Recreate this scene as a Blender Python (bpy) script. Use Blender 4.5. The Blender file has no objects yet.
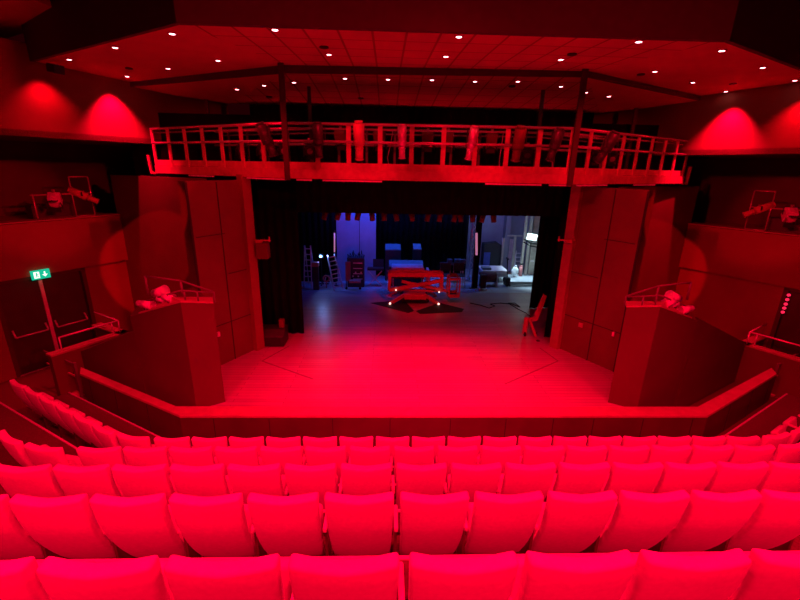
import bpy, bmesh, math, random
from mathutils import Vector, Matrix, Euler
random.seed(7)
PI = math.pi
scn = bpy.context.scene
COL = scn.collection

# ------------------------------------------------------------------ camera
FPX = 416.0
PITCH, YAW, ROLL = math.radians(17.6), math.radians(2.1), math.radians(1.19)
CAM = Vector((-0.68, 0.0, 4.3))
def cam_basis():
    cp, sp, cy, sy = math.cos(PITCH), math.sin(PITCH), math.cos(YAW), math.sin(YAW)
    F = Vector((sy*cp, cy*cp, -sp)); R = Vector((cy, -sy, 0)); D = -(R.cross(F))
    c, s = math.cos(ROLL), math.sin(ROLL)
    return c*R - s*D, s*R + c*D, F
CX, CY, CF = cam_basis()
cd = bpy.data.cameras.new('camera'); cam = bpy.data.objects.new('camera', cd); COL.objects.link(cam)
cd.sensor_width = 36; cd.lens = FPX/800*36; cd.clip_start = .05; cd.clip_end = 200
m = Matrix.Identity(4)
for i in range(3):
    m[i][0] = CX[i]; m[i][1] = -CY[i]; m[i][2] = -CF[i]; m[i][3] = CAM[i]
cam.matrix_world = m
scn.camera = cam
def ray(x, y): return CF + CX*((x-400)/FPX) + CY*((y-300)/FPX)
def fl(x, y, z=0.0):
    d = ray(x, y); return CAM + d*((z-CAM.z)/d.z)
def atY(x, y, Y):
    d = ray(x, y); return CAM + d*(Y/d.y)
def onpl(x, y, n, c):
    n = Vector(n); d = ray(x, y); return CAM + d*((c-CAM.dot(n))/d.dot(n))

# ------------------------------------------------------------------ materials
MATS = {}
def mat(name, col, rough=.6, metal=0.0, emit=None, estr=0.0, noise=.12, scale=8.0, bump=0.0, spec=.5, sheen=0.0):
    if name in MATS: return MATS[name]
    M = bpy.data.materials.new(name); M.use_nodes = True
    nt = M.node_tree; b = nt.nodes['Principled BSDF']
    tc = nt.nodes.new('ShaderNodeTexCoord'); nz = nt.nodes.new('ShaderNodeTexNoise')
    nz.inputs['Scale'].default_value = scale; nz.inputs['Detail'].default_value = 4
    nt.links.new(tc.outputs['Object'], nz.inputs['Vector'])
    cr = nt.nodes.new('ShaderNodeValToRGB')
    lo = [max(0, c*(1-noise)) for c in col]; hi = [min(1, c*(1+noise)) for c in col]
    cr.color_ramp.elements[0].position = .3; cr.color_ramp.elements[1].position = .7
    cr.color_ramp.elements[0].color = (*lo, 1); cr.color_ramp.elements[1].color = (*hi, 1)
    nt.links.new(nz.outputs['Fac'], cr.inputs['Fac']); nt.links.new(cr.outputs['Color'], b.inputs['Base Color'])
    b.inputs['Roughness'].default_value = rough; b.inputs['Metallic'].default_value = metal
    b.inputs['Specular IOR Level'].default_value = spec
    if sheen: b.inputs['Sheen Weight'].default_value = sheen
    if emit is not None:
        b.inputs['Emission Color'].default_value = (*emit, 1); b.inputs['Emission Strength'].default_value = estr
    if bump:
        bp = nt.nodes.new('ShaderNodeBump'); bp.inputs['Strength'].default_value = bump
        n2 = nt.nodes.new('ShaderNodeTexNoise'); n2.inputs['Scale'].default_value = 220
        nt.links.new(tc.outputs['Object'], n2.inputs['Vector'])
        nt.links.new(n2.outputs['Fac'], bp.inputs['Height']); nt.links.new(bp.outputs['Normal'], b.inputs['Normal'])
    MATS[name] = M
    return M
def brick(name, c1, c2, mortar, w, h, off, msize, rough, scale=1.0, spec=.5, rot=0.0):
    M = bpy.data.materials.new(name); M.use_nodes = True
    nt = M.node_tree; b = nt.nodes['Principled BSDF']
    tc = nt.nodes.new('ShaderNodeTexCoord'); mp = nt.nodes.new('ShaderNodeMapping')
    mp.inputs['Rotation'].default_value = (0, 0, rot)
    br = nt.nodes.new('ShaderNodeTexBrick')
    br.offset = off; br.inputs['Scale'].default_value = scale
    br.inputs['Brick Width'].default_value = w; br.inputs['Row Height'].default_value = h
    br.inputs['Mortar Size'].default_value = msize; br.inputs['Mortar Smooth'].default_value = .2
    br.inputs['Color1'].default_value = (*c1, 1); br.inputs['Color2'].default_value = (*c2, 1); br.inputs['Mortar'].default_value = (*mortar, 1)
    nt.links.new(tc.outputs['Object'], mp.inputs['Vector']); nt.links.new(mp.outputs['Vector'], br.inputs['Vector'])
    nz = nt.nodes.new('ShaderNodeTexNoise'); nz.inputs['Scale'].default_value = 1.1; nz.inputs['Detail'].default_value = 5
    nt.links.new(tc.outputs['Object'], nz.inputs['Vector'])
    mx = nt.nodes.new('ShaderNodeMix'); mx.data_type = 'RGBA'; mx.blend_type = 'MULTIPLY'; mx.inputs[0].default_value = .35
    nt.links.new(br.outputs['Color'], mx.inputs[6]); nt.links.new(nz.outputs['Color'], mx.inputs[7])
    nt.links.new(mx.outputs[2], b.inputs['Base Color'])
    b.inputs['Roughness'].default_value = rough; b.inputs['Specular IOR Level'].default_value = spec
    MATS[name] = M
    return M
M_seat = mat('seat_fabric', (.72, .10, .60), .85, noise=.06, scale=30, bump=.12, spec=.2, sheen=.15)
M_arm = mat('armrest_wood', (.75, .45, .6), .5, noise=.15, scale=12)
M_seatmetal = mat('seat_metal', (.12, .05, .06), .5)
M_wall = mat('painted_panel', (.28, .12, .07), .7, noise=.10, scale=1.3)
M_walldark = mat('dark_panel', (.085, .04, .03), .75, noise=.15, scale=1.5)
M_low = mat('lower_wall_panel', (.15, .07, .04), .7, noise=.08, scale=1.2)
M_panel = mat('stage_side_panel', (.16, .07, .04), .7, noise=.10, scale=1.3)
M_post = mat('hanger_dark_paint', (.06, .03, .025), .6)
M_pil = mat('pilaster_paint', (.36, .17, .11), .6)
M_box = mat('side_box_panel', (.11, .05, .03), .7, noise=.08, scale=1.2)
M_seam = mat('panel_joint', (.02, .015, .015), .8)
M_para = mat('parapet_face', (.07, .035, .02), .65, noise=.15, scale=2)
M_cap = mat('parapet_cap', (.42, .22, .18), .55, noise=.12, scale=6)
M_black = mat('black_drape', (.006, .006, .007), .95, noise=.3, scale=5, spec=.1)
M_blackmetal = mat('black_metal', (.02, .02, .022), .45, noise=.2)
M_fascia = mat('ceiling_fascia', (.085, .052, .068), .8, noise=.08)
M_carpet = mat('aisle_carpet', (.14, .06, .04), .95, noise=.25, scale=60)
M_tier = mat('tier_floor', (.09, .045, .035), .9, noise=.25, scale=40)
M_nose = mat('step_nosing', (.9, .8, .8), .3, metal=.5, noise=.05)
M_gantry = mat('gantry_paint', (.62, .3, .22), .5, noise=.12, scale=10)
M_rail = mat('rail_metal', (.7, .5, .5), .25, metal=.5, noise=.08)
M_drail = mat('dark_rail', (.17, .12, .12), .5)
M_lan = mat('lantern_black', (.05, .045, .05), .4, noise=.25)
M_lansil = mat('lantern_silver', (.75, .68, .72), .3, metal=.5)
M_lens = mat('lantern_lens', (.35, .25, .3), .1, noise=.05)
M_pale = mat('pale_paint', (.85, .75, .8), .5)
M_redp = mat('lift_red_paint', (.5, .16, .16), .45, noise=.1)
M_alu = mat('aluminium', (.7, .7, .75), .3, metal=.5)
M_grey = mat('dock_floor_grey', (.35, .37, .4), .4, noise=.15, scale=2)
M_dockwall = mat('dock_wall', (.30, .30, .36), .8, noise=.1, scale=2)
M_case = mat('flight_case', (.03, .03, .035), .5)
M_casetop = mat('case_lid', (.2, .22, .27), .4)
M_barmetal = mat('polished_bar', (.95, .85, .85), .28, metal=.25, noise=.03)
M_board = mat('plywood_board', (.85, .68, .72), .7, noise=.1, scale=5)
M_brown = mat('dark_upholstery', (.16, .05, .05), .7)
M_white = mat('white_plastic', (.8, .8, .8), .5)
M_bluecloth = mat('pale_cloth', (.55, .6, .75), .8)
M_cyc = mat('scenery_wall', (.5, .5, .6), .9, noise=.08, scale=3)
M_glow = mat('downlight_lamp', (1, .8, .8), .5, emit=(1.0, .30, .36), estr=14)
M_trimring = mat('downlight_trim', (.5, .35, .38), .4)
M_frame = mat('door_frame', (.3, .2, .2), .5)
M_door = mat('door_leaf', (.06, .03, .02), .55, noise=.15, scale=3)
M_signg = mat('exit_sign_green', (.0, .5, .3), .5, emit=(0.0, .52, .30), estr=1.0, noise=.02)
M_signw = mat('exit_sign_white', (.9, 1, .95), .5, emit=(.75, 1.0, .9), estr=1.2, noise=.02)
M_work = mat('work_lamp', (1, 1, 1), .5, emit=(.12, .36, 1.0), estr=14)
M_dockl = mat('dock_lamp', (1, 1, 1), .5, emit=(.75, 1.0, .95), estr=3.0)
M_tubep = mat('tube_lamp_pink', (1, .7, .8), .5, emit=(.8, .28, .5), estr=.55)
M_dot = mat('indicator_red', (1, .2, .2), .5, emit=(1.0, .02, .09), estr=1.0)
M_boot = mat('rubber_black', (.015, .015, .015), .8)
M_feet = mat('marker_lamp', (1, 1, 1), .5, emit=(1, .7, .6), estr=2.5)
M_stage = brick('stage_planks', (.52, .38, .40), (.42, .29, .31), (.24, .16, .17), 2.6, .11, .37, .006, .36)
M_tiles = brick('ceiling_tiles', (.8, .44, .28), (.76, .41, .26), (.36, .18, .12), .44, .60, 0.0, .018, .8)
M_ceil = mat('ceiling_plaster', (.66, .36, .22), .8, noise=.06, scale=2)
M_board2 = mat('dock_blue_panel', (.10, .14, .5), .6)
M_blind = mat('doorframe_timber', (.6, .52, .42), .6)

# ------------------------------------------------------------------ builders
class MB:
    def __init__(self): self.bm = bmesh.new()
    def quad(self, pts):
        vs = [self.bm.verts.new(Vector(p)) for p in pts]; self.bm.faces.new(vs); return self
    def box(self, c, s, rot=None, axes=None):
        c = Vector(c); s = Vector(s)/2
        if axes is None:
            R = Euler(rot or (0, 0, 0)).to_matrix(); axes = [R.col[0], R.col[1], R.col[2]]
        axes = [Vector(a).normalized() for a in axes]
        v = []
        for sx in (-1, 1):
            for sy in (-1, 1):
                for sz in (-1, 1):
                    v.append(self.bm.verts.new(c + axes[0]*s.x*sx + axes[1]*s.y*sy + axes[2]*s.z*sz))
        for f in ((0,1,3,2), (4,6,7,5), (0,4,5,1), (2,3,7,6), (0,2,6,4), (1,5,7,3)):
            self.bm.faces.new([v[i] for i in f])
        return self
    def bar(self, a, b, w, h=None, up=(0, 0, 1)):
        a = Vector(a); b = Vector(b); d = (b-a); L = d.length; d.normalize()
        u = Vector(up); x = d.cross(u)
        if x.length < 1e-4: x = d.cross(Vector((1, 0, 0)))
        x.normalize(); u = x.cross(d)
        return self.box((a+b)/2, (L, w, h or w), axes=(d, x, u))
    def tube(self, a, b, r, n=10, r2=None):
        a = Vector(a); b = Vector(b); d = (b-a).normalized(); r2 = r if r2 is None else r2
        x = d.cross(Vector((0, 0, 1)))
        if x.length < 1e-3: x = d.cross(Vector((1, 0, 0)))
        x.normalize(); y = d.cross(x)
        A = []; B = []
        for i in range(n):
            t = 2*PI*i/n; o = x*math.cos(t) + y*math.sin(t)
            A.append(self.bm.verts.new(a + o*r)); B.append(self.bm.verts.new(b + o*r2))
        for i in range(n):
            j = (i+1) % n; f = self.bm.faces.new((A[i], A[j], B[j], B[i])); f.smooth = True
        self.bm.faces.new(A[::-1]); self.bm.faces.new(B)
        return self
    def path(self, pts, r, n=8):
        for a, b in zip(pts, pts[1:]): self.tube(a, b, r, n)
        return self
    def prism(self, poly, z0, z1):
        bot = [self.bm.verts.new((p[0], p[1], z0)) for p in poly]; top = [self.bm.verts.new((p[0], p[1], z1)) for p in poly]
        n = len(poly)
        self.bm.faces.new(bot[::-1]); self.bm.faces.new(top)
        for i in range(n):
            j = (i+1) % n; self.bm.faces.new((bot[i], bot[j], top[j], top[i]))
        return self
    def slab(self, pts, vec):
        vec = Vector(vec); A = [self.bm.verts.new(Vector(p)) for p in pts]; B = [self.bm.verts.new(Vector(p)+vec) for p in pts]
        n = len(pts); self.bm.faces.new(A[::-1]); self.bm.faces.new(B)
        for i in range(n):
            j = (i+1) % n; self.bm.faces.new((A[i], A[j], B[j], B[i]))
        return self
    def torus(self, c, R, r, ax=(0, 1, 0), n=20, k=8):
        c = Vector(c); ax = Vector(ax).normalized(); x = ax.cross(Vector((0, 0, 1)))
        if x.length < 1e-3: x = Vector((1, 0, 0))
        x.normalize(); y = ax.cross(x); rows = []
        for i in range(n):
            t = 2*PI*i/n; d = x*math.cos(t) + y*math.sin(t)
            rows.append([self.bm.verts.new(c + d*(R + r*math.cos(2*PI*j/k)) + ax*r*math.sin(2*PI*j/k)) for j in range(k)])
        for i in range(n):
            for j in range(k):
                f = self.bm.faces.new((rows[i][j], rows[(i+1) % n][j], rows[(i+1) % n][(j+1) % k], rows[i][(j+1) % k])); f.smooth = True
        return self
    def build(self, name, M, parent=None, bevel=0.0, xf=None):
        bmesh.ops.recalc_face_normals(self.bm, faces=self.bm.faces)
        if xf is not None: bmesh.ops.transform(self.bm, matrix=xf, verts=self.bm.verts)
        if parent is not None and parent.get('_w') is not None:      # parts given in world coordinates
            bmesh.ops.translate(self.bm, vec=-Vector(parent['_w']), verts=self.bm.verts)
        me = bpy.data.meshes.new(name); self.bm.to_mesh(me); self.bm.free()
        me.materials.append(M)
        o = bpy.data.objects.new(name, me); COL.objects.link(o)
        if parent is not None:
            o.parent = parent
            if parent.get('_w') is not None: o['_w'] = parent['_w']
        if bevel:
            b = o.modifiers.new('bevel', 'BEVEL'); b.width = bevel; b.segments = 2; b.limit_method = 'ANGLE'
        return o
def tag(o, label, cat, group=None):
    o['label'] = label; o['category'] = cat
    if group: o['group'] = group
    return o
def empty(name, loc, label, cat, group=None, rz=0.0, world=True):
    o = bpy.data.objects.new(name, None); COL.objects.link(o)
    o.empty_display_size = .1
    o.location = loc; o.rotation_euler = (0, 0, rz)
    if world: o['_w'] = tuple(loc)
    return tag(o, label, cat, group)
def struct(o):
    o['kind'] = 'structure'; return o
def kids(o): return [c for c in bpy.data.objects if c.parent == o]
def copy_tree(src, parent=None):
    c = src.copy(); COL.objects.link(c)
    if parent is not None: c.parent = parent
    for ch in src.children: copy_tree(ch, c)
    return c
def V(*a):
    if len(a) == 1: a = tuple(a[0])
    return Vector(tuple(a) + (0,)*(3-len(a)))
ORD = ['first', 'second', 'third', 'fourth', 'fifth', 'sixth', 'seventh', 'eighth', 'ninth', 'tenth', 'eleventh', 'twelfth',
       'thirteenth', 'fourteenth', 'fifteenth', 'sixteenth', 'seventeenth', 'eighteenth', 'nineteenth', 'twentieth']

DL = V(.5, .866, 0)                 # direction of every side wall on the left (mirrored on the right)
NLv = (.866, -.5, 0); NRv = (-.866, -.5, 0)
def mir(p, s): return V(p[0]*s, p[1], p[2] if len(p) > 2 else 0)
SIDE = ((1, 'left'), (-1, 'right'))

# ------------------------------------------------------------------ floors
para_in = [(-7.20, 8.26), (-4.46, 6.72), (5.26, 6.72), (8.20, 8.36)]
para_out = [(-7.02, 7.98), (-4.26, 6.44), (5.24, 6.44), (8.05, 8.07)]
struct(MB().prism([(-4.0, 6.7), (4.0, 6.7), (4.6, 8.6), (4.6, 9.9), (5.6, 11.2), (5.6, 14.55), (-5.4, 14.55), (-5.4, 11.2), (-4.6, 9.9), (-4.6, 8.6)], -.3, 0).build('floor_stage', M_stage))
tl = MB()
for a, b in (((262, 361), (289, 346)), ((262, 361), (313, 379)), ((558, 361), (540, 348)), ((558, 361), (505, 384))):
    p, q = fl(*a, .001), fl(*b, .001); tl.bar(p, q, .035, .003)
struct(tl.build('trim_1', mat('floor_joint', (.2, .12, .13), .6)))
struct(MB().prism([(-5.4, 14.55), (7.5, 14.55), (7.5, 18.4), (-5.4, 18.4)], -.3, -.0).build('floor_dock', M_grey))
struct(MB().prism([(-12.5, 3.0), (12.8, 3.0), (10.5, 12.2), (-10.5, 12.2)], -.9, -.6).build('floor_aisle', M_carpet))

# parapet in front of the stage: dark panelled face and a paler cap
para = empty('parapet', (0, 6.5, -.6), 'low dark panelled parapet wall with red cap wrapping the stage front', 'parapet')
pb = MB()
fo = para_out
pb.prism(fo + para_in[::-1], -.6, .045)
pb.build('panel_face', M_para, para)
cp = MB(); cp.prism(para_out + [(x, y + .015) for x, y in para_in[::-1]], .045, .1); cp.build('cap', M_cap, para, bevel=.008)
for px in (270, 333, 390, 450, 505, 552, 592, 641, 690, 215):
    p = atY(px, 425, 6.468)
    MB().box((p.x, 6.44, -.28), (.012, .012, .62)).build('panel_joint', M_seam, para)
for t in (.3, .62, .9):
    for a, b in ((para_out[1], para_out[0]), (para_out[2], para_out[3])):
        MB().box((a[0]+(b[0]-a[0])*t, a[1]+(b[1]-a[1])*t, -.28), (.012, .012, .62)).build('panel_joint', M_seam, para)

# raked seating tiers
TOPZ = [2.645, 2.10, 1.58, 1.08, .55]
ROWY = [1.43, 2.40, 3.35, 4.28, 5.20]
FLZ = [z-.92 for z in TOPZ]
NOSE = [2.20, 3.17, 4.10, 5.02, 5.96]
WL = V(-.866, .5, 0); WR = V(.866, .5, 0)
def kink(Y, k=0.0): s = 5.2-Y; return -4.02-k-.268*s, 5.02+k+.268*s
for i in range(5):
    y0 = NOSE[i]; yb = (NOSE[i-1]-.06) if i else -1.6
    xl, xr = kink(y0, .5 if i < 4 else 0); bl, br = kink(yb, .5)
    wl = 5.6 if i == 4 else 5.0
    wl = 4.1 if i == 4 else 4.6
    poly = [V(bl, yb)+WL*wl if i else V(bl-1.5, yb), V(bl, yb), V(br, yb), V(br, yb)+WR*wl if i else V(br+1.5, yb), V(xr, y0)+WR*wl, V(xr, y0), V(xl, y0), V(xl, y0)+WL*wl]
    poly = [(p.x, p.y) for p in poly]
    struct(MB().prism(poly, -.62 if i > 2 else FLZ[i]-1.2, FLZ[i]).build('floor_tier', M_tier))
    nb = MB()
    line = [V(xl, y0, 0)+WL*wl, V(xl, y0, 0), V(xr, y0, 0), V(xr, y0, 0)+WR*wl]
    for a, b in zip(line, line[1:]):
        nb.bar(V(a.x, a.y, FLZ[i]+.004), V(b.x, b.y, FLZ[i]+.004), .03, .014)
    struct(nb.build('trim_%d' % (i+2), M_nose))

# ------------------------------------------------------------------ seats
def seat_back_mesh():
    bm = bmesh.new(); nu, nv = 8, 8
    W = .245
    def P(u, v, side):
        w = W*(.93+.07*v)
        z = .06 + .86*v
        y = .04*(1-v) + .26*(1-v)**2 + .024*u*u
        th = .05 + .035*v
        if side: y += th
        if v > .8: z += -.02*(1-abs(u))*((v-.8)/.2)
        return Vector((u*w, y, z))
    g = [[[bm.verts.new(P(-1+2*i/nu, j/nv, s)) for j in range(nv+1)] for i in range(nu+1)] for s in (0, 1)]
    for s in (0, 1):
        for i in range(nu):
            for j in range(nv):
                q = (g[s][i][j], g[s][i+1][j], g[s][i+1][j+1], g[s][i][j+1]); bm.faces.new(q if s == 0 else q[::-1])
    for i in range(nu):
        bm.faces.new((g[0][i][nv], g[0][i+1][nv], g[1][i+1][nv], g[1][i][nv])); bm.faces.new((g[0][i+1][0], g[0][i][0], g[1][i][0], g[1][i+1][0]))
    for j in range(nv):
        bm.faces.new((g[0][0][j], g[0][0][j+1], g[1][0][j+1], g[1][0][j])); bm.faces.new((g[0][nu][j+1], g[0][nu][j], g[1][nu][j], g[1][nu][j+1]))
    bmesh.ops.recalc_face_normals(bm, faces=bm.faces)
    for f in bm.faces: f.smooth = True
    return bm
def make_seat():
    t = empty('theatre_seat', (0, 0, 0), '', 'seat', None, world=False)
    mb = MB(); mb.bm.free(); mb.bm = seat_back_mesh()
    o = mb.build('backrest', M_seat, t)
    bv = o.modifiers.new('bevel', 'BEVEL'); bv.width = .028; bv.segments = 3; bv.limit_method = 'ANGLE'; bv.angle_limit = math.radians(50)
    c = MB().box((0, .36, .34), (.43, .09, .34), rot=(math.radians(-16), 0, 0)).build('seat_cushion', M_seat, t, bevel=.03)
    for f in c.data.polygons: f.use_smooth = True
    MB().box((.267, .25, .52), (.032, .24, .04)).build('armrest', M_arm, t, bevel=.01)
    MB().box((.267, .27, .25), (.022, .16, .50)).box((.267, .33, .008), (.03, .24, .016)).build('pedestal', M_seatmetal, t)
    MB().box((0, .42, .20), (.505, .04, .03)).build('seat_rail', M_seatmetal, t)
    return t
proto = make_seat(); used = [False]
SB = .075
def place_seat(x, y, z, rz, label, group):
    o = proto if not used[0] else copy_tree(proto)
    used[0] = True
    o.location = (x + SB*math.sin(rz), y - SB*math.cos(rz), z); o.rotation_euler = (0, 0, rz)
    o['label'] = label; o['category'] = 'seat'; o['group'] = group
    return o
RN = ['row nearest the camera', 'second row from the camera', 'third row from the camera', 'fourth row from the camera', 'front row by the parapet']
X0 = [-2.455, -3.523, -4.057, -4.057, -3.73]; CNT = [8, 12, 15, 16, 17]
for i in range(5):
    pitch = .5345 if i < 4 else .529
    for k in range(CNT[i]):
        place_seat(X0[i]+pitch*k, ROWY[i], FLZ[i], 0, 'red upholstered theatre seat in the %s, %s from the left' % (RN[i], ORD[k]), 'seats in the %s' % RN[i])
def wing(i, side, n, start, nm):
    d = WL if side < 0 else WR
    p = V(*start, 0)
    for k in range(n):
        a = 12 if k == 0 else 30
        place_seat(p.x, p.y, FLZ[i], math.radians(a)*(-1 if side < 0 else 1), 'red theatre seat on the %s, %s from the bend' % (nm, ORD[k]), 'seats on the %s' % nm)
        p = p + (V((-.54 if side < 0 else .54), .19, 0) if k == 0 else d*.536)
wing(4, -1, 7, (-4.30, 5.25), 'angled left wing of the front row')
wing(4, 1, 4, (5.30, 5.25), 'angled right wing of the front row')
wing(3, -1, 2, (-4.72, 4.31), 'angled left wing of the fourth row')
wing(3, 1, 1, (4.54, 4.33), 'angled right wing of the fourth row')

# ------------------------------------------------------------------ side walls, doors, boxes (both sides)
def pt(s, x, y, z=0): return V(s*x, y, z)
def wall_slab(a, b, z0, z1, th, out):
    a = V(*a); b = V(*b); out = V(*out)*th
    return MB().slab([(a.x, a.y, z0), (b.x, b.y, z0), (b.x, b.y, z1), (a.x, a.y, z1)], (out.x, out.y, 0))
for s, nm in SIDE:
    D = V(s*.5, .866, 0); N = V(s*.866, -.5, 0)          # N points into the auditorium
    A1 = pt(s, -7.92, 11.60); A0 = A1 - D*10.6
    # wall A with the door recess: pieces around the opening
    do = 0 if s > 0 else 1.35; d0, d1 = A1 - D*(2.9+do), A1 - D*(1.03+do)                        # door opening (double)
    wa = MB()
    def piece(a, b, z0, z1):
        wa.slab([(a.x, a.y, z0), (b.x, b.y, z0), (b.x, b.y, z1), (a.x, a.y, z1)], -N*.25)
    piece(A0, d0, -.6, 2.95); piece(d1, A1, -.6, 2.95); piece(d0, d1, 1.72, 2.95)
    struct(wa.build('wall_%s' % nm, M_wall))
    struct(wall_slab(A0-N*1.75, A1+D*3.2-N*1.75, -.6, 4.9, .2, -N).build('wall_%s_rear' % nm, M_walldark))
    bf = MB().slab([A0-N*.26+V(0, 0, 2.80), A1-N*.26+V(0, 0, 2.80), A1-N*1.74+V(0, 0, 2.80), A0-N*1.74+V(0, 0, 2.80)], (0, 0, .149)); struct(bf.build('floor_%s_balcony' % nm, M_wall))
    # recess wall between the side wall and the stage panels
    B = pt(s, -4.52, 8.27)
    rw = wall_slab(A1, pt(s, -4.75, 9.9), -.6, 3.98, .2, (-s*.35, .94, 0)); struct(rw.build('wall_%s_recess' % nm, M_panel))
    # overhanging bulkhead above
    b0 = pt(s, -7.62, 9.40); bh0 = b0 - D*7.5; bh1 = b0 + D*4.6
    struct(wall_slab(bh0, bh1, 4.75, 6.45, .3, -N).build('wall_%s_upper' % nm, M_wall))
    so = MB().slab([bh0+V(0, 0, 4.75), bh1+V(0, 0, 4.75), bh1-N*3.0+V(0, 0, 4.75), bh0-N*3.0+V(0, 0, 4.75)], (0, 0, .12))
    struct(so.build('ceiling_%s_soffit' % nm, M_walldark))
    # panels beside the proscenium
    p1 = pt(s, -3.76, 9.60); p0 = p1 - D*1.475
    struct(wall_slab(p0, p1, 0, 3.98, .25, -N).build('wall_%s_stage' % nm, M_panel))
    jm = MB()
    for px_, w in ((pt(s, -4.50, 8.32), .05), (pt(s, -4.155, 8.915), .018)):
        jm.box(px_+N*.004+V(0, 0, 1.98), (w, .012, 3.96), axes=(D, N, V(0, 0, 1)))
    for z, a, b in ((.93, 0, 1.46), (2.02, .0, .72), (2.9, .72, 1.4)):
        q0, q1 = p1-D*a, p1-D*b; jm.bar(q0+N*.004+V(0, 0, z), q1+N*.004+V(0, 0, z), .012, .012)
    struct(jm.build('trim_%d' % (8 if s > 0 else 9), M_seam))
    # pilaster on the proscenium edge
    struct(MB().box(p1+D*(-.11 if s > 0 else .10)+N*.04+V(0, 0, 2.05), (.24, .16, 4.1), axes=(D, N, V(0, 0, 1))).build('trim_%d' % (10 if s > 0 else 11), M_wall if s > 0 else M_pil))

    # door pair
    dz = -.6
    dr = MB()
    for a, b in ((d0, d0 + D*.09), (d1 - D*.09, d1)):
        dr.slab([(a.x, a.y, dz), (b.x, b.y, dz), (b.x, b.y, 1.72), (a.x, a.y, 1.72)], -N*.22)
    fr_top = MB()
    dr.slab([(d0.x, d0.y, 1.63), (d1.x, d1.y, 1.63), (d1.x, d1.y, 1.72), (d0.x, d0.y, 1.72)], -N*.22)
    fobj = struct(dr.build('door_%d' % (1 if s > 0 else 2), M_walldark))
    mid = A1 - D*(1.98+do)
    for (a, b) in ((d0+D*.10, mid-D*.02), (mid+D*.02, d1-D*.10)):
        lf = MB(); q = -N*.10
        lf.slab([(a+q).to_tuple()[:2]+(dz+.01,), (b+q).to_tuple()[:2]+(dz+.01,), (b+q).to_tuple()[:2]+(1.62,), (a+q).to_tuple()[:2]+(1.62,)], -N*.05)
        leaf = lf.build('door_leaf', M_door, fobj)
        if s > 0:
            w = (b-a); e0, e1 = a+w*.10-N*.10, a+w*.90-N*.10
            bar = MB(); r = .022
            pts = [e0+V(0, 0, .50), e0+N*.10+V(0, 0, .34), e1+N*.10+V(0, 0, .34), e1+V(0, 0, .50)]
            bar.path([pts[0], pts[1]], r); bar.path([pts[1], pts[2]], r*.9); bar.path([pts[2], pts[3]], r)
            bar.build('push_bar', M_barmetal, leaf)
    if s > 0:
        MB().box(mid-N*.085+V(0, 0, .52), (.075, .03, 2.2), axes=(D, N, V(0, 0, 1))).build('astragal', M_pale, fobj)
    struct(MB().box(mid+V(0, 0, -.59), (1.7, .05, .012), axes=(D, N, V(0, 0, 1))).build('trim_%d' % (12 if s > 0 else 13), M_nose))

    # lighting balcony projecting from the wall over the door
    w0 = A1 - D*9.5
    pp_ = MB().slab([A1+N*.01+V(0, 0, 1.73), w0+N*.01+V(0, 0, 1.73), w0+N*.01+V(0, 0, 2.94), A1+N*.01+V(0, 0, 2.94)], N*.12); struct(pp_.build('wall_%s_balcony' % nm, M_wall))
    cp_ = MB().slab([A1-N*.30+V(0, 0, 2.955), w0-N*.30+V(0, 0, 2.955), w0+N*.14+V(0, 0, 2.955), A1+N*.14+V(0, 0, 2.955)], (0, 0, .025)); struct(cp_.build('trim_%d' % (18 if s > 0 else 19), M_cap))

    # stage-side lighting box with sloped top ledge
    P3 = pt(s, -3.70, 7.04, 1.96); P2 = pt(s, -4.10, 6.72, 2.08); P1 = pt(s, -5.20, 7.33, 1.65); P0 = pt(s, -5.45, 7.47, 1.56)
    P3b = pt(s, -4.20, 8.30, 1.96)
    bx = empty('side_box', pt(s, -4.5, 7.2, -.3), 'plain lower wall box beside the stage, %s side' % nm, 'box wall')
    bm_ = MB()
    Q2 = pt(s, -3.86, 6.86); Q1 = pt(s, -5.45, 7.70)
    top = [P0, P1, P2, P3, pt(s, -4.50, 8.10, 1.96), pt(s, -5.60, 8.05, 1.62)]
    bot = [pt(s, -5.50, 7.60, -.6), pt(s, -5.25, 7.45, -.6), pt(s, -4.12, 6.78, -.6), pt(s, -3.70, 7.04, -.6), pt(s, -4.50, 8.10, -.6), pt(s, -5.65, 8.05, -.6)]
    vt = [bm_.bm.verts.new(p) for p in top]; vb = [bm_.bm.verts.new(p) for p in bot]
    bm_.bm.faces.new(vt); bm_.bm.faces.new(vb[::-1])
    for i in range(6):
        j = (i+1) % 6; bm_.bm.faces.new((vb[i], vb[j], vt[j], vt[i]))
    bm_.build('box_panel', M_box, bx)
    lg = MB(); up = V(0, 0, .006)
    lg.slab([P1+up, P2+up, P3+up, P3+up+(V(s*-.12, .3, 0)), P2+up+V(s*-.25, .22, 0), P1+up+V(s*.05, .22, 0)], (0, 0, .03)); lg.build('ledge_cap', M_cap, bx)
    bp_ = [onpl(px, py, (.5, .866, 0), 3.78) for px, py in ((134, 331), (66, 357))] if s > 0 else [onpl(px, py, (-.5, .866, 0), 3.78) for px, py in ((698, 318), (757, 349))]
    MB().slab([bp_[0], bp_[1], V(bp_[1].x, bp_[1].y, -.6), V(bp_[0].x, bp_[0].y, -.6)], (0, .08, 0)).build('sloping_balustrade', M_box, bx)
    rl = MB()
    fr = [P1+V(s*.03, .06, .20), P2+V(0, .05, .20), P3+V(0, .02, .20)]
    rl.path(fr, .014)
    bk = [P2+V(s*-.72, .36, .36), P2+V(s*-.10, .30, .30), P3+V(s*-.02, .08, .20)]
    rl.path(bk, .018)
    for p in (P1+(P2-P1)*.1, P1+(P2-P1)*.72, P2+V(s*.04, .05, 0), P3+V(0, .03, 0), P2+(P3-P2)*.5):
        rl.tube(p+V(0, .04, 0), p+V(0, .04, .20), .014)
    for p in bk[:2]: rl.tube(p, p-V(0, 0, .33), .022)
    rl.build('guard_rail', M_drail, bx)

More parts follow.
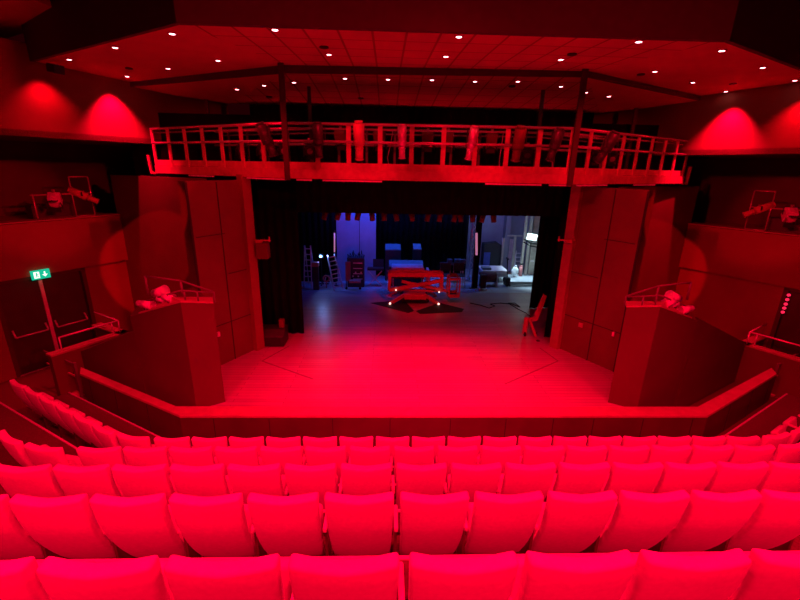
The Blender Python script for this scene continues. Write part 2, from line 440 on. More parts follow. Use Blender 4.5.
    # landing wall by the door, with a handrail
    lw = empty('landing_wall', pt(s, -7.3, 8.9, -.6), 'low wall with a bright ledge round the landing by the %s doors' % nm, 'low wall')
    T = pt(s, -6.89, 9.57) if s > 0 else V(7.95, 9.13); S0 = T - D*1.60; Rr = T - N*1.2
    cmb = MB()
    for a, b, o in ((S0, T, -N*.16), (T, Rr, -D*.16)):
        cmb.slab([(a.x, a.y, -.6), (b.x, b.y, -.6), (b.x, b.y, .36), (a.x, a.y, .36)], o)
    cmb.build('wall_panel', M_low, lw)
    cm2 = MB()
    for a, b, o in ((S0, T, -N*.22), (T, Rr, -D*.22)):
        cm2.slab([(a.x, a.y, .362), (b.x, b.y, .362), (b.x, b.y, .40), (a.x, a.y, .40)], o)
    cm2.build('ledge', M_cap, lw)
    hr = MB(); h0, h1 = S0+D*.25-N*.10, T-D*.14-N*.10
    hr.tube(h0+V(0, 0, .70), h1+V(0, 0, .70), .018)
    hr.tube(h1+V(0, 0, .70), Rr-D*.1+V(0, 0, .70), .016)
    for p in (h0, h1, h1-D*.15): hr.tube(p+V(0, 0, .38), p+V(0, 0, .70), .016)
    hr.build('handrail', M_barmetal, lw)

    # railing closing the aisle between the parapet end and the door wall
    e = V(*para_in[0], 0) if s > 0 else V(*para_in[3], 0)
    W_ = V(-s*.866, .5, 0)
    g0 = e + W_*.06 + V(0, -.1, 0); g1 = g0 + W_*1.0
    rg = empty('aisle_railing', g0+V(0, 0, -.6), 'dark two-post railing at the %s end of the parapet' % nm, 'railing')
    for p in (g0, g1):
        MB().box(p+V(0, 0, -.18), (.07, .05, .84), axes=(W_, D, V(0, 0, 1))).build('post', M_drail, rg)
    for z in (.20, -.10):
        MB().bar(g0+V(0, 0, z), g1+W_*.3+V(0, 0, z), .03, .035).build('rail', M_cap if z < 0 else M_drail, rg)
    struct(MB().bar(g0+V(0, 0, -.585)+W_*.05, g1+V(0, 0, -.585)-W_*.05, .16, .03).build('trim_%d' % (14 if s > 0 else 15), M_cap))

    # small fixtures on the stage panel
    sp = onpl(218, 334, NLv, -8.04) if s > 0 else onpl(614, 334, NRv, -8.04)
    so_ = MB().box(sp+N*.02, (.05, .04, .10), axes=(D, N, V(0, 0, 1))).build('wall_socket', M_pale); tag(so_, 'small pale socket plate on the dark panel beside the stage, %s side' % nm, 'socket')

so_ = MB().box(onpl(581, 325, NRv, -8.04)+V(-.866, -.5, 0)*.012, (.11, .024, .11), axes=(V(-.5, .866, 0), V(-.866, -.5, 0), V(0, 0, 1))).build('wall_plate', M_cap)
tag(so_, 'square plate low on the panel right of the stage', 'wall plate')

# brackets with small boxes at the proscenium edges
for s, (px, py) in ((1, (250, 241)), (-1, (572, 241))):
    D = V(s*.5, .866, 0); N = V(s*.866, -.5, 0); b = pt(s, -3.66, 9.62, atY(px, py, 9.6).z) + N*.10
    t = empty('bracket_speaker' if s > 0 else 'wall_bracket', b, 'small boxy speaker on a bar bracket at the left stage edge' if s > 0 else 'empty bar bracket at the right stage edge', 'speaker' if s > 0 else 'bracket')
    br = MB(); br.tube(b-V(s*.16, .02, -.03), b+V(s*.26, -.05, .03), .018); br.tube(b+V(s*.24, -.05, .0), b+V(s*.24, -.05, .12), .018); br.tube(b-V(s*.12, .02, -.02), b-V(s*.12, .02, -.12), .018)
    br.box(b+V(0, -.02, .0), (.14, .10, .06)); br.build('bar', M_gantry, t)
    if s > 0: MB().box(b+V(.08, -.05, -.20), (.26, .22, .36)).build('speaker_box', M_low, t, bevel=.01)

# exit sign
D = V(.5, .866, 0); N = V(.866, -.5, 0)
sc_ = onpl(40.5, 274.3, NLv, -12.50)
ex = empty('exit_sign', sc_, 'lit green emergency exit sign above the left double doors', 'sign')
U = V(0, 0, 1)
MB().box(sc_, (.36, .05, .21), axes=(D, N, U)).build('sign_face', M_signg, ex)
pg = MB(); f = sc_+N*.028
pg.box(f-D*.085, (.11, .006, .15), axes=(D, N, U))
a = f+D*.075
pg.box(a+U*.025, (.028, .006, .075), axes=(D, N, U)); pg.slab([a-D*.055-N*.003+U*-.005, a+D*.055-N*.003+U*-.005, a-U*.06-N*.003], N*.006)
pg.build('pictogram', M_signw, ex)
pm = MB(); g = f+N*.004-D*.085
pm.box(g+U*.045, (.024, .004, .024), axes=(D, N, U)); pm.bar(g+U*.03, g-U*.01-D*.005, .022, .004, up=N); pm.bar(g-U*.01, g-U*.055-D*.03, .014, .004, up=N); pm.bar(g-U*.01, g-U*.05+D*.03, .014, .004, up=N); pm.bar(g+U*.02, g+U*.0+D*.04, .012, .004, up=N)
pm.build('running_figure', M_signg, ex)

# emissive red dots on the right side wall
il = empty('indicator_strip', onpl(787, 305, NRv, -12.5), 'short slanted strip of red dots on the wall by the right doors', 'indicator')
for k, (x, y) in enumerate(((789, 295), (787.5, 299.5), (786, 304), (784.5, 308), (783, 312))):
    p = onpl(x, y, NRv, -12.5); MB().tube(p, p+V(-.866, -.5, 0)*.03, .036).build('indicator_lamp', M_dot, il)

# ------------------------------------------------------------------ ceiling
def c1z(y): return 5.6 + .057*y
def c2z(y): return 6.62 - .072*y
def ceil_poly(name, pts, zf, M, th=.12):
    b = MB(); b.slab([(x, y, zf(y)) for x, y in pts], (0, 0, th)); return struct(b.build(name, M))
def ceil3(name, pts, M):
    b = MB(); b.slab(pts, (0, 0, .1)); return struct(b.build(name, M))
WF, WB_, WC = (-7.66, 9.38, 6.155), (-6.72, 11.0, 6.09), (-6.2, 12.0, 5.97)
XF, XB_, XC = (8.02, 8.90, 6.15), (6.90, 10.8, 6.09), (6.3, 12.0, 5.97)
F1, F2_ = (-3.25, 5.93, 5.94), (3.66, 5.93, 5.94)
S1, S2 = (-2.62, 8.85, 6.104), (3.05, 8.55, 6.087)
T1, T2 = (-2.62, 8.86, 5.98), (3.05, 8.56, 6.0)
K1, K2 = (-4.7, 11.72, 5.776), (4.9, 11.72, 5.776)
ceil3('ceiling', [F1, F2_, S2, S1], M_tiles)
ceil3('ceiling_side_left', [WF, F1, S1], M_ceil); ceil3('ceiling_side_left', [WF, S1, WB_], M_ceil)
ceil3('ceiling_side_right', [F2_, XF, S2], M_ceil); ceil3('ceiling_side_right', [XF, XB_, S2], M_ceil)
TB, TX = (WB_[0], WB_[1], 6.0), (XB_[0], XB_[1], 6.0)
stf = MB()
for a, b, c, d in ((WB_, S1, T1, TB), (S1, S2, T2, T1), (S2, XB_, TX, T2)):
    stf.slab([V(a)+V(0, 0, .05), V(b)+V(0, 0, .05), V(c)-V(0, 0, .01), V(d)-V(0, 0, .01)], (0, .05, 0))
struct(stf.build('trim_16', M_fascia))
ceil3('ceiling_rear', [T1, T2, K2, K1], M_tiles)
ceil3('ceiling_rear_left', [TB, T1, K1], M_ceil); ceil3('ceiling_rear_left', [TB, K1, WC], M_ceil)
ceil3('ceiling_rear_right', [T2, TX, K2], M_ceil); ceil3('ceiling_rear_right', [TX, XC, K2], M_ceil)
# fascia rising from the front edge of the ceiling to the higher house ceiling
fa = MB(); fe = [WF, F1, F2_, XF]
for a, b in zip(fe, fe[1:]):
    fa.slab([V(a)-V(0, .02, .015), V(b)-V(0, .02, .015), (b[0], b[1]-.05, 7.6), (a[0], a[1]-.05, 7.6)], (0, .08, 0))
struct(fa.build('ceiling_fascia', M_fascia))
hz = 6.75
hc = [onpl(x, y, (0, 0, 1), hz) for x, y in ((0, 41), (76, 15), (30, 0), (-60, 0), (-60, 62))]
hc = [(p.x, p.y) for p in hc]
struct(MB().prism(hc, hz, hz+.1).build('ceiling_house_side', M_ceil))
struct(MB().prism([(-14, -2.5), (14, -2.5), (14, 9.6), (-14, 9.6)], 7.6, 7.7).build('ceiling_house', M_fascia))
struct(MB().box((0, -2.5, 4), (26, .2, 8)).build('wall_back', M_walldark))

# recessed downlights
proto_dl = empty('downlight', (0, 0, 0), '', 'ceiling light', None, world=False)
d_ = MB(); d_.torus((0, 0, -.004), .05, .010, ax=(0, 0, 1), n=16, k=6); d_.build('trim_ring', M_trimring, proto_dl)
MB().tube((0, 0, -.012), (0, 0, .0), .034, 12).build('lamp', M_glow, proto_dl)
first = [True]
from mathutils.geometry import intersect_ray_tri
CEIL = [(F1, F2_, S2), (F1, S2, S1), (WF, F1, S1), (WF, S1, WB_), (F2_, XF, S2), (XF, XB_, S2), (T1, T2, K2), (T1, K2, K1), (TB, T1, K1), (TB, K1, WC), (T2, TX, K2), (TX, XC, K2)]
def on_ceiling(px, py):
    best = None
    for t in CEIL:
        h = intersect_ray_tri(V(t[0]), V(t[1]), V(t[2]), ray(px, py), CAM)
        if h is not None and (best is None or h.y < best.y): best = h
    return best
def downlight(px, py, which, label):
    n, c = ((0, -.057, 1), 5.6) if which == 1 else ((0, .072, 1), 6.62)
    p = on_ceiling(px, py) or onpl(px, py, n, c)
    o = proto_dl if first[0] else copy_tree(proto_dl); first[0] = False
    o.location = p - V(0, 0, .003); o['label'] = label; o['group'] = 'recessed downlights'; o['category'] = 'ceiling light'
    return p
fr1 = [(69, 59), (115, 47), (172, 33), (275, 29), (459, 36), (639, 41), (722, 50), (763, 67), (795, 80)]
for k, p in enumerate(fr1): downlight(*p, 1, 'glowing recessed downlight along the front edge of the ceiling, %s from the left' % ORD[k])
fr2 = [(127, 76), (168, 68), (218, 60), (329, 54), (446, 56), (561, 59), (655, 71), (693, 82), (726, 91)]
for k, p in enumerate(fr2): downlight(*p, 1, 'glowing recessed downlight in the middle band of the ceiling, %s from the left' % ORD[k])
fr3 = [(237, 89), (264, 85), (294, 82), (345, 78), (388, 79), (432, 79.5), (475, 81), (518, 81), (561, 86), (586, 92), (609, 96)]
for k, p in enumerate(fr3): downlight(*p, 2, 'small recessed downlight in the rear ceiling above the gantry, %s from the left' % ORD[k])
for k, (x, y, w) in enumerate(((324, 46.5, 1), (572, 53.5, 1), (641, 74, 1), (733, 83.5, 1), (129, 68, 1), (361, 98, 2), (512, 86, 2), (269, 96.5, 2))):
    n, c = ((0, -.057, 1), 5.6) if w == 1 else ((0, .072, 1), 6.62)
    p = on_ceiling(x, y) or onpl(x, y, n, c); o = MB().tube(p-V(0, 0, .02), p+V(0, 0, .01), .07, 12).build('ceiling_sensor', M_blackmetal)
    tag(o, 'small dark round fitting flush in the %s ceiling, %s of its kind from the left' % (('main', ORD[[1, 2, 3, 4, 0][k]]) if w == 1 else ('rear', ORD[[1, 2, 0][k-5]])), 'ceiling fitting', 'dark ceiling fittings')
p = onpl(51, 67, NLv, -10.9)
o = empty('wall_speaker', p, 'small dark loudspeaker high in the corner under the left ceiling edge', 'speaker')
MB().box(p+V(.12, -.06, -.04), (.26, .2, .16), rot=(0, .2, -.5)).build('cabinet', M_blackmetal, o, bevel=.02); MB().bar(p, p+V(.08, -.04, .02), .04).build('bracket', M_blackmetal, o)

# ------------------------------------------------------------------ proscenium masking and backstage
def drape(name, a, b, z0, z1, label, M=M_black, folds=.05, wl=.22, cat='curtain'):
    a = V(*a); b = V(*b); L = (b-a).length; n = max(8, int(L/wl*6)); d = (b-a)/L; nn = V(-d.y, d.x, 0)
    B = bmesh.new(); rows = []
    for i in range(n+1):
        t = L*i/n; off = folds*math.sin(2*PI*t/wl + .6*math.sin(t*2.1))
        p = a + d*t + nn*off; rows.append((B.verts.new((p.x, p.y, z0)), B.verts.new((p.x, p.y, z1))))
    for i in range(n):
        f = B.faces.new((rows[i][0], rows[i+1][0], rows[i+1][1], rows[i][1])); f.smooth = True
    mb = MB(); mb.bm.free(); mb.bm = B
    o = mb.build(name, M); s_ = o.modifiers.new('solid', 'SOLIDIFY'); s_.thickness = .012
    return tag(o, label, cat)
struct(MB().box((-5.65, 11.6, 2.7), (3.1, .2, 5.6)).build('wall_proscenium_left', M_black))
struct(MB().box((5.95, 11.6, 2.7), (2.7, .2, 5.6)).build('wall_proscenium_right', M_black))
drape('stage_border', (-4.1, 11.40, 0), (4.6, 11.40, 0), 3.12, 5.74, 'black border curtain hung across the top of the stage opening', folds=.03)
drape('curtain', (-3.95, 10.47, 0), (-2.87, 10.50, 0), .01, 3.98, 'wide black leg curtain at the left of the stage opening', folds=.03)
drape('curtain', (3.62, 10.32, 0), (5.1, 10.75, 0), .01, 3.98, 'narrow black leg curtain nearest the right proscenium edge', folds=.03)
drape('curtain', (4.02, 12.75, 0), (4.75, 12.9, 0), .01, 4.6, 'black leg curtain deeper on the right behind the red hand truck', folds=.04)
drape('curtain', (-4.8, 13.2, 0), (-3.55, 13.3, 0), .01, 4.6, 'black leg curtain at left behind the wide leg', folds=.04)
drape('backdrop', (-5.3, 15.9, 0), (-2.55, 15.75, 0), .01, 4.4, 'black backdrop at the left behind the ladders', folds=.03)
drape('backdrop', (-1.12, 16.9, 0), (2.66, 16.9, 0), .01, 4.4, 'black pleated backdrop in the middle behind the red lift', folds=.06)
struct(MB().box((-6.0, 14.6, 2.2), (.2, 6, 4.8)).build('wall_stage_left', M_black))
struct(MB().box((1.0, 15.1, 4.75), (14, 7, .1)).build('ceiling_stage', M_black))
bl = empty('scenery_flat', (-1.9, 16.0, 0), 'tall blue-lit scenery wall panel behind the equipment rack', 'scenery')
MB().box((-2.16, 16.0, 1.9), (.9, .06, 3.8)).box((-1.38, 16.0, 1.9), (.62, .06, 3.8)).build('panel', M_cyc, bl)
MB().box((-1.70, 15.985, 1.9), (.02, .05, 3.8)).build('panel_joint', M_case, bl)
# scene dock walls
struct(MB().box((5.0, 18.4, 2.2), (6.0, .2, 4.8)).build('wall_dock', M_dockwall))
struct(MB().box((-1.5, 18.4, 2.2), (7.0, .2, 4.8)).build('wall_dock_left', M_black))
struct(MB().box((7.4, 15.5, 2.2), (.2, 6.0, 4.8)).build('wall_dock_right', M_dockwall))
# pillar and door in the dock
a = atY(504.5, 268, 17.9)
struct(MB().box((a.x, 18.1, 2.2), (.22, .4, 4.5)).build('trim_17', M_dockwall))
x0 = atY(481, 262, 18.2).x; x1 = atY(498, 262, 18.2).x
dd = empty('storage_cabinet', ((x0+x1)/2, 18.0, 0), 'dark storage cabinet with a blue door against the dock wall', 'cabinet')
MB().slab([(x0, 17.85, .01), (x1, 17.85, .01), (x1, 17.85, 1.18), (x1-.2, 17.85, 1.30), (x0, 17.85, 1.24)], (0, .4, 0)).build('cabinet_body', M_case, dd)
MB().box((atY(487, 258, 17.8).x, 17.84, .48), (.28, .03, .76)).build('door', M_board2, dd)
xa = atY(525.5, 250, 17.4).x; xb = atY(535, 250, 17.4).x
d4 = MB()
for px in (523, 528): d4.box((atY(px, 250, 17.3).x, 17.3, 1.5), (.10, .12, 3.0))
d4.box((xb+.25, 17.4, 1.5), (.9, .06, 3.0)); struct(d4.build('door_4', M_blind))
hd = MB(); p = atY(532, 261, 17.3); hd.box(p, (.12, .04, .05)); hd.tube(p+V(.04, .03, 0), p+V(.04, -.06, 0), .018); hp = hd.build('door_handle', M_pale, bpy.data.objects['door_4'])

# ------------------------------------------------------------------ lanterns
def lantern_profile(loc, aim, label, body=M_lan, L=.52, r=.085, group='lanterns on the gantry', hang=.22):
    loc = V(*loc); aim = V(*aim).normalized()
    t = empty('profile_spotlight', loc, label, 'stage light', group)
    c = loc - V(0, 0, hang)
    MB().tube(c-aim*L*.45, c+aim*L*.12, r, 14).tube(c-aim*L*.52, c-aim*L*.45, r*.75, 14).torus(c+aim*.0, r, .008, ax=aim).build('lamp_body', body, t)
    MB().tube(c+aim*L*.12, c+aim*L*.52, r*.72, 14).torus(c+aim*L*.5, r*.76, .01, ax=aim).torus(c+aim*L*.2, r*.74, .01, ax=aim).build('lens_tube', body, t)
    MB().tube(c+aim*L*.521, c+aim*L*.53, r*.6, 14).build('lens', M_lens, t)
    sd = aim.cross(V(0, 0, 1))
    sd = sd.normalized() if sd.length > .2 else V(1, 0, 0)
    yk = MB(); w = r*1.35
    yk.bar(c+sd*w, c+sd*w+V(0, 0, hang*.75), .03, .008, up=sd); yk.bar(c-sd*w, c-sd*w+V(0, 0, hang*.75), .03, .008, up=sd); yk.bar(c-sd*w+V(0, 0, hang*.75), c+sd*w+V(0, 0, hang*.75), .03, .01)
    yk.build('yoke', M_blackmetal, t)
    MB().box(loc-V(0, 0, .035), (.05, .04, .08)).build('clamp', M_rail, t)
    return t
def lantern_fresnel(loc, aim, label, body=M_lan, S=.22, group='lanterns on the gantry', hang=.2, lensM=M_lens):
    loc = V(*loc); aim = V(*aim).normalized(); t = empty('fresnel_spotlight', loc, label, 'stage light', group)
    c = loc - V(0, 0, hang); sd = aim.cross(V(0, 0, 1)); sd = sd.normalized() if sd.length > .2 else V(1, 0, 0); u = sd.cross(aim)
    MB().box(c, (S*1.1, S, S), axes=(aim, sd, u)).box(c+u*S*.55, (S*.6, S*.5, S*.12), axes=(aim, sd, u)).build('lamp_body', body, t, bevel=.02)
    MB().tube(c+aim*S*.5, c+aim*S*.72, S*.42, 16).build('lens_ring', body, t)
    MB().tube(c+aim*S*.70, c+aim*S*.74, S*.36, 16, r2=S*.25).build('lens', lensM, t)
    bd = MB()
    for q, ang in ((u, 1), (-u, 1), (sd, 1), (-sd, 1)):
        o2 = c+aim*S*.73+q*S*.46; tip = o2+aim*S*.42+q*S*.18; w2 = (sd if abs(q.dot(u)) > .5 else u)*S*.36
        bd.slab([o2-w2, o2+w2, tip+w2*1.15, tip-w2*1.15], q*.006)
    bd.build('barn_doors', M_blackmetal, t)
    yk = MB(); w = S*.6
    yk.bar(c+sd*w, c+sd*w+V(0, 0, hang*.8), .03, .008, up=sd); yk.bar(c-sd*w, c-sd*w+V(0, 0, hang*.8), .03, .008, up=sd); yk.bar(c-sd*w+V(0, 0, hang*.8), c+sd*w+V(0, 0, hang*.8), .03, .01)
    yk.build('yoke', M_blackmetal, t); MB().box(loc-V(0, 0, .03), (.05, .04, .08)).build('clamp', M_rail, t)
    return t

# ------------------------------------------------------------------ gantry
GZ0, GZ1, GT = 4.06, 4.38, 5.08
gk = [V(-6.42, 11.05, 0), V(-2.66, 8.72, 0), V(2.88, 8.42, 0), V(6.97, 10.96, 0)]
gan = empty('lighting_gantry', (0, 8.6, GZ0), 'long red-lit steel lighting gantry with railings above the stage front', 'gantry')
back = []
for i, p in enumerate(gk):
    back.append(p + (V(.62, .95, 0) if i == 0 else V(.3, 1.1, 0) if i == 1 else V(-.3, 1.1, 0) if i == 2 else V(-.62, .95, 0)))
dk = MB()
dk.prism([(p.x, p.y+.1) for p in gk] + [(p.x, p.y) for p in back[::-1]], GZ0, GZ0+.08); dk.build('deck', M_blackmetal, gan)
for lb, line in (('front', gk), ('back', back)):
    kb = MB(); k2 = MB(); tr = MB(); mr = MB()
    for a, b in zip(line, line[1:]):
        kb.bar(a+V(0, 0, GZ0+.09), b+V(0, 0, GZ0+.09), .06, .18)
        k2.bar(a+V(0, .07, GZ0+.25), b+V(0, .07, GZ0+.25), .03, .13)
        tr.tube(a+V(0, 0, GT), b+V(0, 0, GT), .028); tr.tube(a+V(0, .1, GT-.08), b+V(0, .1, GT-.08), .018)
        mr.tube(a+V(0, -.03, 4.76), b+V(0, -.03, 4.76), .026)
    kb.build('edge_beam', M_gantry, gan); k2.build('kick_plate', M_gantry, gan); tr.build('top_rail', M_rail, gan); mr.build('mid_rail', M_rail, gan)
    for a, b in zip(line, line[1:]):
        L = (b-a).length; n = max(1, round(L/.63)); d = (b-a).normalized()
        for i in range(n+1):
            if i == n and b is not line[-1]: continue
            p = a + (b-a)*(i/n)
            MB().box(p+V(0, .045, (GZ0+.1+GT)/2), (.09 if lb == 'front' else .05, .03, GT-GZ0-.1), axes=(d, d.cross(V(0, 0, 1)), V(0, 0, 1))).build('stanchion', M_gantry if lb == 'front' else M_drail, gan)
# end brackets
for s_, p in ((-1, gk[0]), (1, gk[3])):
    q = p+V(s_*.17, .10, 0)
    MB().bar(p+V(0, 0, GZ0), q+V(0, 0, GZ0), .06, .05).bar(q+V(0, 0, GZ0-.02), q+V(s_*.03, 0, GZ0+.42), .07, .05).build('end_bracket', M_gantry, gan)
# hanger posts and ceiling ties
for (x, y) in ((285, 62), (594, 65)):
    p = onpl(x, y, (0, 1, 0), 8.66 if x < 400 else 8.34)
    g = gk[1] if x < 400 else gk[2]
    q = V(g.x + (.02 if x < 400 else .02), g.y-.08, 0)
    MB().box((q.x, q.y, (GZ0-.03+6.12)/2), (.10, .06, 6.12-GZ0+.03)).build('hanger_post', M_post, gan)
for x, y in ((-2.35, 9.85), (2.6, 9.6)):
    MB().box((x, y, (GZ0+c2z(y))/2), (.07, .05, c2z(y)-GZ0)).build('hanger_post', M_post, gan)
for x, y in ((-5.2, 11.55), (5.55, 11.2)):
    MB().box((x, y, (GZ0+5.85)/2), (.08, .05, 5.85-GZ0)).build('hanger_post', M_post, gan)
# light strips fixed under the beam
for (xa, xb, y) in ((190, 214, 178), (248, 286, 180), (297, 312, 181), (323, 382, 182), (485, 541, 184), (549, 570, 185), (577, 606, 184.5), (634, 654, 183.5)):
    def online(px, yy):
        best = None
        for a, b in zip(gk, gk[1:]):
            d = (b-a).normalized(); n = V(d.y, -d.x, 0); p = onpl(px, yy, n, a.dot(n)); t = (p-a).dot(d)/(b-a).length
            if -.02 <= t <= 1.02: best = p
        return best
    A, B = online(xa, y), online(xb, y)
    if A is None or B is None: continue
    A.z = B.z = GZ0-.025
    MB().bar(A+V(0, -.02, 0), B+V(0, -.02, 0), .05, .03).build('under_strip', M_pale, gan)

def gpos(px, off=.0, z=GT):
    for a, b in zip(gk, gk[1:]):
        d = (b-a).normalized(); n = V(d.y, -d.x, 0); p = onpl(px, 150, n, a.dot(n)); t = (p-a).dot(d)/(b-a).length
        if 0 <= t <= 1: return V(p.x, p.y, z) + V(-n.x, -n.y, 0)*(-off)
    return None
DN = V(.05, .25, -1)
G = [  # px, aim, body, kind
 (273, (.35, .25, -1), M_lan, 'dark profile spotlight tilted on the gantry just left of the left hanger post', .62, .11),
 (320, (0, .1, -1), M_lan, 'dark upright profile spotlight on the gantry right of the left hanger post', .62, .10),
 (360, (0, .2, -1), M_gantry, 'thick red-lit profile spotlight hanging left of the gantry centre', .68, .105),
 (402, (.02, .1, -1), M_lansil, 'bright silvery profile spotlight hanging at the gantry centre', .60, .085),
 (470, (-.12, .2, -1), M_lansil, 'bright silvery profile spotlight hanging right of the gantry centre', .60, .085),
 (516, (.0, .3, -1), M_low, 'dull red profile spotlight between the two right centre stanchions', .62, .11),
 (552, (-.15, .2, -1), M_lan, 'dark profile spotlight on the gantry left of the right hanger post', .58, .10),
 (600, (-.35, .3, -1), M_lan, 'dark profile spotlight tilted on the gantry just right of the right hanger post', .62, .11)]
for px, aim, body, lab, L, r in G:
    p = gpos(px, off=.14); lantern_profile(p, aim, lab, body, L, r, hang=.30)
F2 = [(222, -.6, 'round fresnel spotlight low on the left gantry wing, leftmost of three'), (243, -.6, 'round fresnel spotlight low on the left gantry wing, middle of three'),
      (264, -.6, 'round fresnel spotlight low on the left gantry wing, nearest the hanger post'), (303, -.6, 'fresnel spotlight on the gantry floor right behind the left hanger post'),
      (535, -.6, 'fresnel spotlight on the gantry between the two dark right spotlights'), (619, -.6, 'fresnel spotlight on the right gantry wing nearest the hanger post'),
      (636, -.6, 'fresnel spotlight on the right gantry wing, second from the hanger post')]
for px, o_, lab in F2:
    p = gpos(px, off=-.55, z=4.84); lantern_fresnel(p, (.2 if px < 400 else -.2, -.9, -.35), lab, M_lan, .2)
F3 = [(338, 'boxy red flood lamp under the gantry top rail left of centre'), (378, 'fresnel spotlight behind the thick red spotlight on the gantry'), (428, 'fresnel spotlight with bright lens right of the central silver spotlight'),
      (449, 'fresnel spotlight just left of the right silver spotlight'), (494, 'fresnel spotlight right of the right silver spotlight')]
for px, lab in F3:
    p = gpos(px, off=-.35, z=GT-.02); lantern_fresnel(p, (0.1, .6, -.8), lab, M_low, .21, hang=.16)
# cable loops
for k, px in enumerate((213, 233, 253, 392, 445, 505, 572, 615)):
    p = gpos(px, off=-.3, z=5.0); a = random.uniform(-.12, .12)
    o = MB().path([p, p+V(a*.4, 0, -.25), p+V(a, 0, -.5), p+V(a*.6, 0, -.74)], .009, 6).build('cable', M_rail)
    tag(o, 'thin pale cable hanging inside the gantry, %s cable from the left' % ORD[k], 'cable', 'cables hanging in the gantry')

# onstage lantern row behind the border
bar = empty('lighting_bar', (0, 12.3, 3.15), 'dark overhead pipe behind the border carrying small red-lit lanterns', 'pipe')
MB().tube((-3.2, 12.3, 3.17), (3.9, 12.3, 3.17), .03).build('pipe', M_blackmetal, bar)
RL = [325, 338, 348, 358, 372, 384, 396, 412, 428, 440, 455, 461, 473, 483, 494]
for k, px in enumerate(RL):
    p = atY(px, 213, 12.3); p.z = 3.14
    t = empty('bar_lantern', p, 'small dim red lantern hanging below the stage border, %s from the left' % ORD[k], 'stage light', 'lanterns under the border')
    a = V(random.uniform(-.3, .3), random.uniform(-.3, .2), -1).normalized(); c = p-V(0, 0, .18)
    MB().tube(c-a*.12, c+a*.14, .075, 12).build('lamp_body', M_low, t)
    MB().bar(c+V(.08, 0, 0), c+V(.08, 0, .14), .02, .008).bar(c-V(.08, 0, 0), c-V(.08, 0, -.14), .02, .008).bar(c+V(-.085, 0, .14), c+V(.085, 0, .14), .02, .01).bar(c+V(0, 0, .13), c+V(0, 0, .20), .03).build('yoke', M_blackmetal, t)

# ------------------------------------------------------------------ lanterns on the side balconies and box ledges
for s, nm in SIDE:
    D = V(s*.5, .866, 0); N = V(s*.866, -.5, 0)
    n_ = NLv if s > 0 else NRv
    def bp(px, py, off=.0): return onpl(px, py, n_, -12.65-off)
    X = (lambda x: x) if s > 0 else (lambda x: 843-x)
    dy = 0 if s > 0 else 8
    base = A = bp(X(88), 211+dy, -.07); base.z = 2.985; base = base - N*.12
    st = empty('lantern_stand', base, 'thin upright pipe frame holding lanterns on the %s balcony' % nm, 'stand')
    f0, f1 = base-D*.22, base+D*.20
    MB().path([f0, f0+V(0, 0, .95), f1+V(0, 0, .95), f1, f0], .016).path([f0+V(0, 0, .55)-D*.85, f1+V(0, 0, .55)], .02).path([f0-D*.8+V(0, 0, .0), f0-D*.8+V(0, 0, .58)], .02).build('pipe_frame', M_rail, st)
    lantern_profile(base+V(0, 0, .62)+N*.10-D*.02, (s*.75, .28, -.42), 'red-lit profile spotlight angled at the stage from the %s balcony' % nm, M_gantry, .62, .09, group=None, hang=.12)
    lantern_fresnel(base+V(0, 0, .66)-D*.62+N*.05, (s*.3, -.6, -.5), 'boxy fresnel spotlight with lit lens on the %s balcony' % nm, M_pale, .24, group=None, hang=.22, lensM=M_pale)
    o = MB().box(base-D*.55-N*.42+V(0, 0, .14), (.9, .3, .34), axes=(D, N, V(0, 0, 1))).build('equipment_case', M_lan, bevel=.02)
    tag(o, 'dark equipment case under the lanterns on the %s balcony' % nm, 'case')
    # small pale lanterns on the box ledge
    P1 = pt(s, -5.20, 7.33, 1.65); P2 = pt(s, -4.10, 6.72, 2.08)
    for k, (t_, up_, off, big, lab) in enumerate(((.06, .17, .10, 1.0, 'pale pink can lantern at the outer end of the %s box ledge'), (.20, .13, .06, 1.1, 'pale pink can lantern lying second from the outer end of the %s box ledge'),
                                          (.42, .32, .22, 1.3, 'largest pale pink can lantern, raised at the back of the %s box ledge'), (.52, .15, .10, .8, 'pale pink can lantern near the middle of the %s box ledge'), (.70, .15, .07, 1.0, 'pale pink can lantern nearest the rail bend on the %s box ledge'))):
        c = P1+(P2-P1)*t_+V(0, off, up_*.72+.03); ax = V(s*.8, -.2, .25 if k == 2 else -.1).normalized()
        t = empty('can_lantern', c, lab % nm, 'stage light', 'can lanterns on the %s box ledge' % nm)
        MB().tube(c-ax*.10*big, c+ax*.10*big, .055*big, 12, r2=.075*big).build('lamp_body', M_pale, t)
        MB().torus(c+ax*.1*big, .072*big, .012, ax=ax).build('rim', M_pale, t)
        MB().bar(c-V(0, 0, .0), c-V(0, 0, up_*.72), .04, .03).build('base', M_lan, t)

# ------------------------------------------------------------------ things on the stage
# wedge loudspeaker
p = fl(274, 346); p = V(p.x-.03, 9.78, 0)
t = empty('stage_speaker', p, 'black wedge loudspeaker on the floor by the left leg curtain', 'speaker')
w = MB(); w.slab([p+V(-.34, -.2, .01), p+V(-.34, .3, .01), p+V(-.34, .3, .42), p+V(-.34, -.02, .42), p+V(-.34, -.2, .26)], (.64, 0, 0)); w.build('cabinet', M_blackmetal, t, bevel=.02)
MB().box(p+V(-.02, -.21, .14), (.5, .012, .2)).build('grille', M_boot, t)
MB().box(p+V(.2, .12, .52), (.12, .12, .2)).build('control_box', M_low, t)
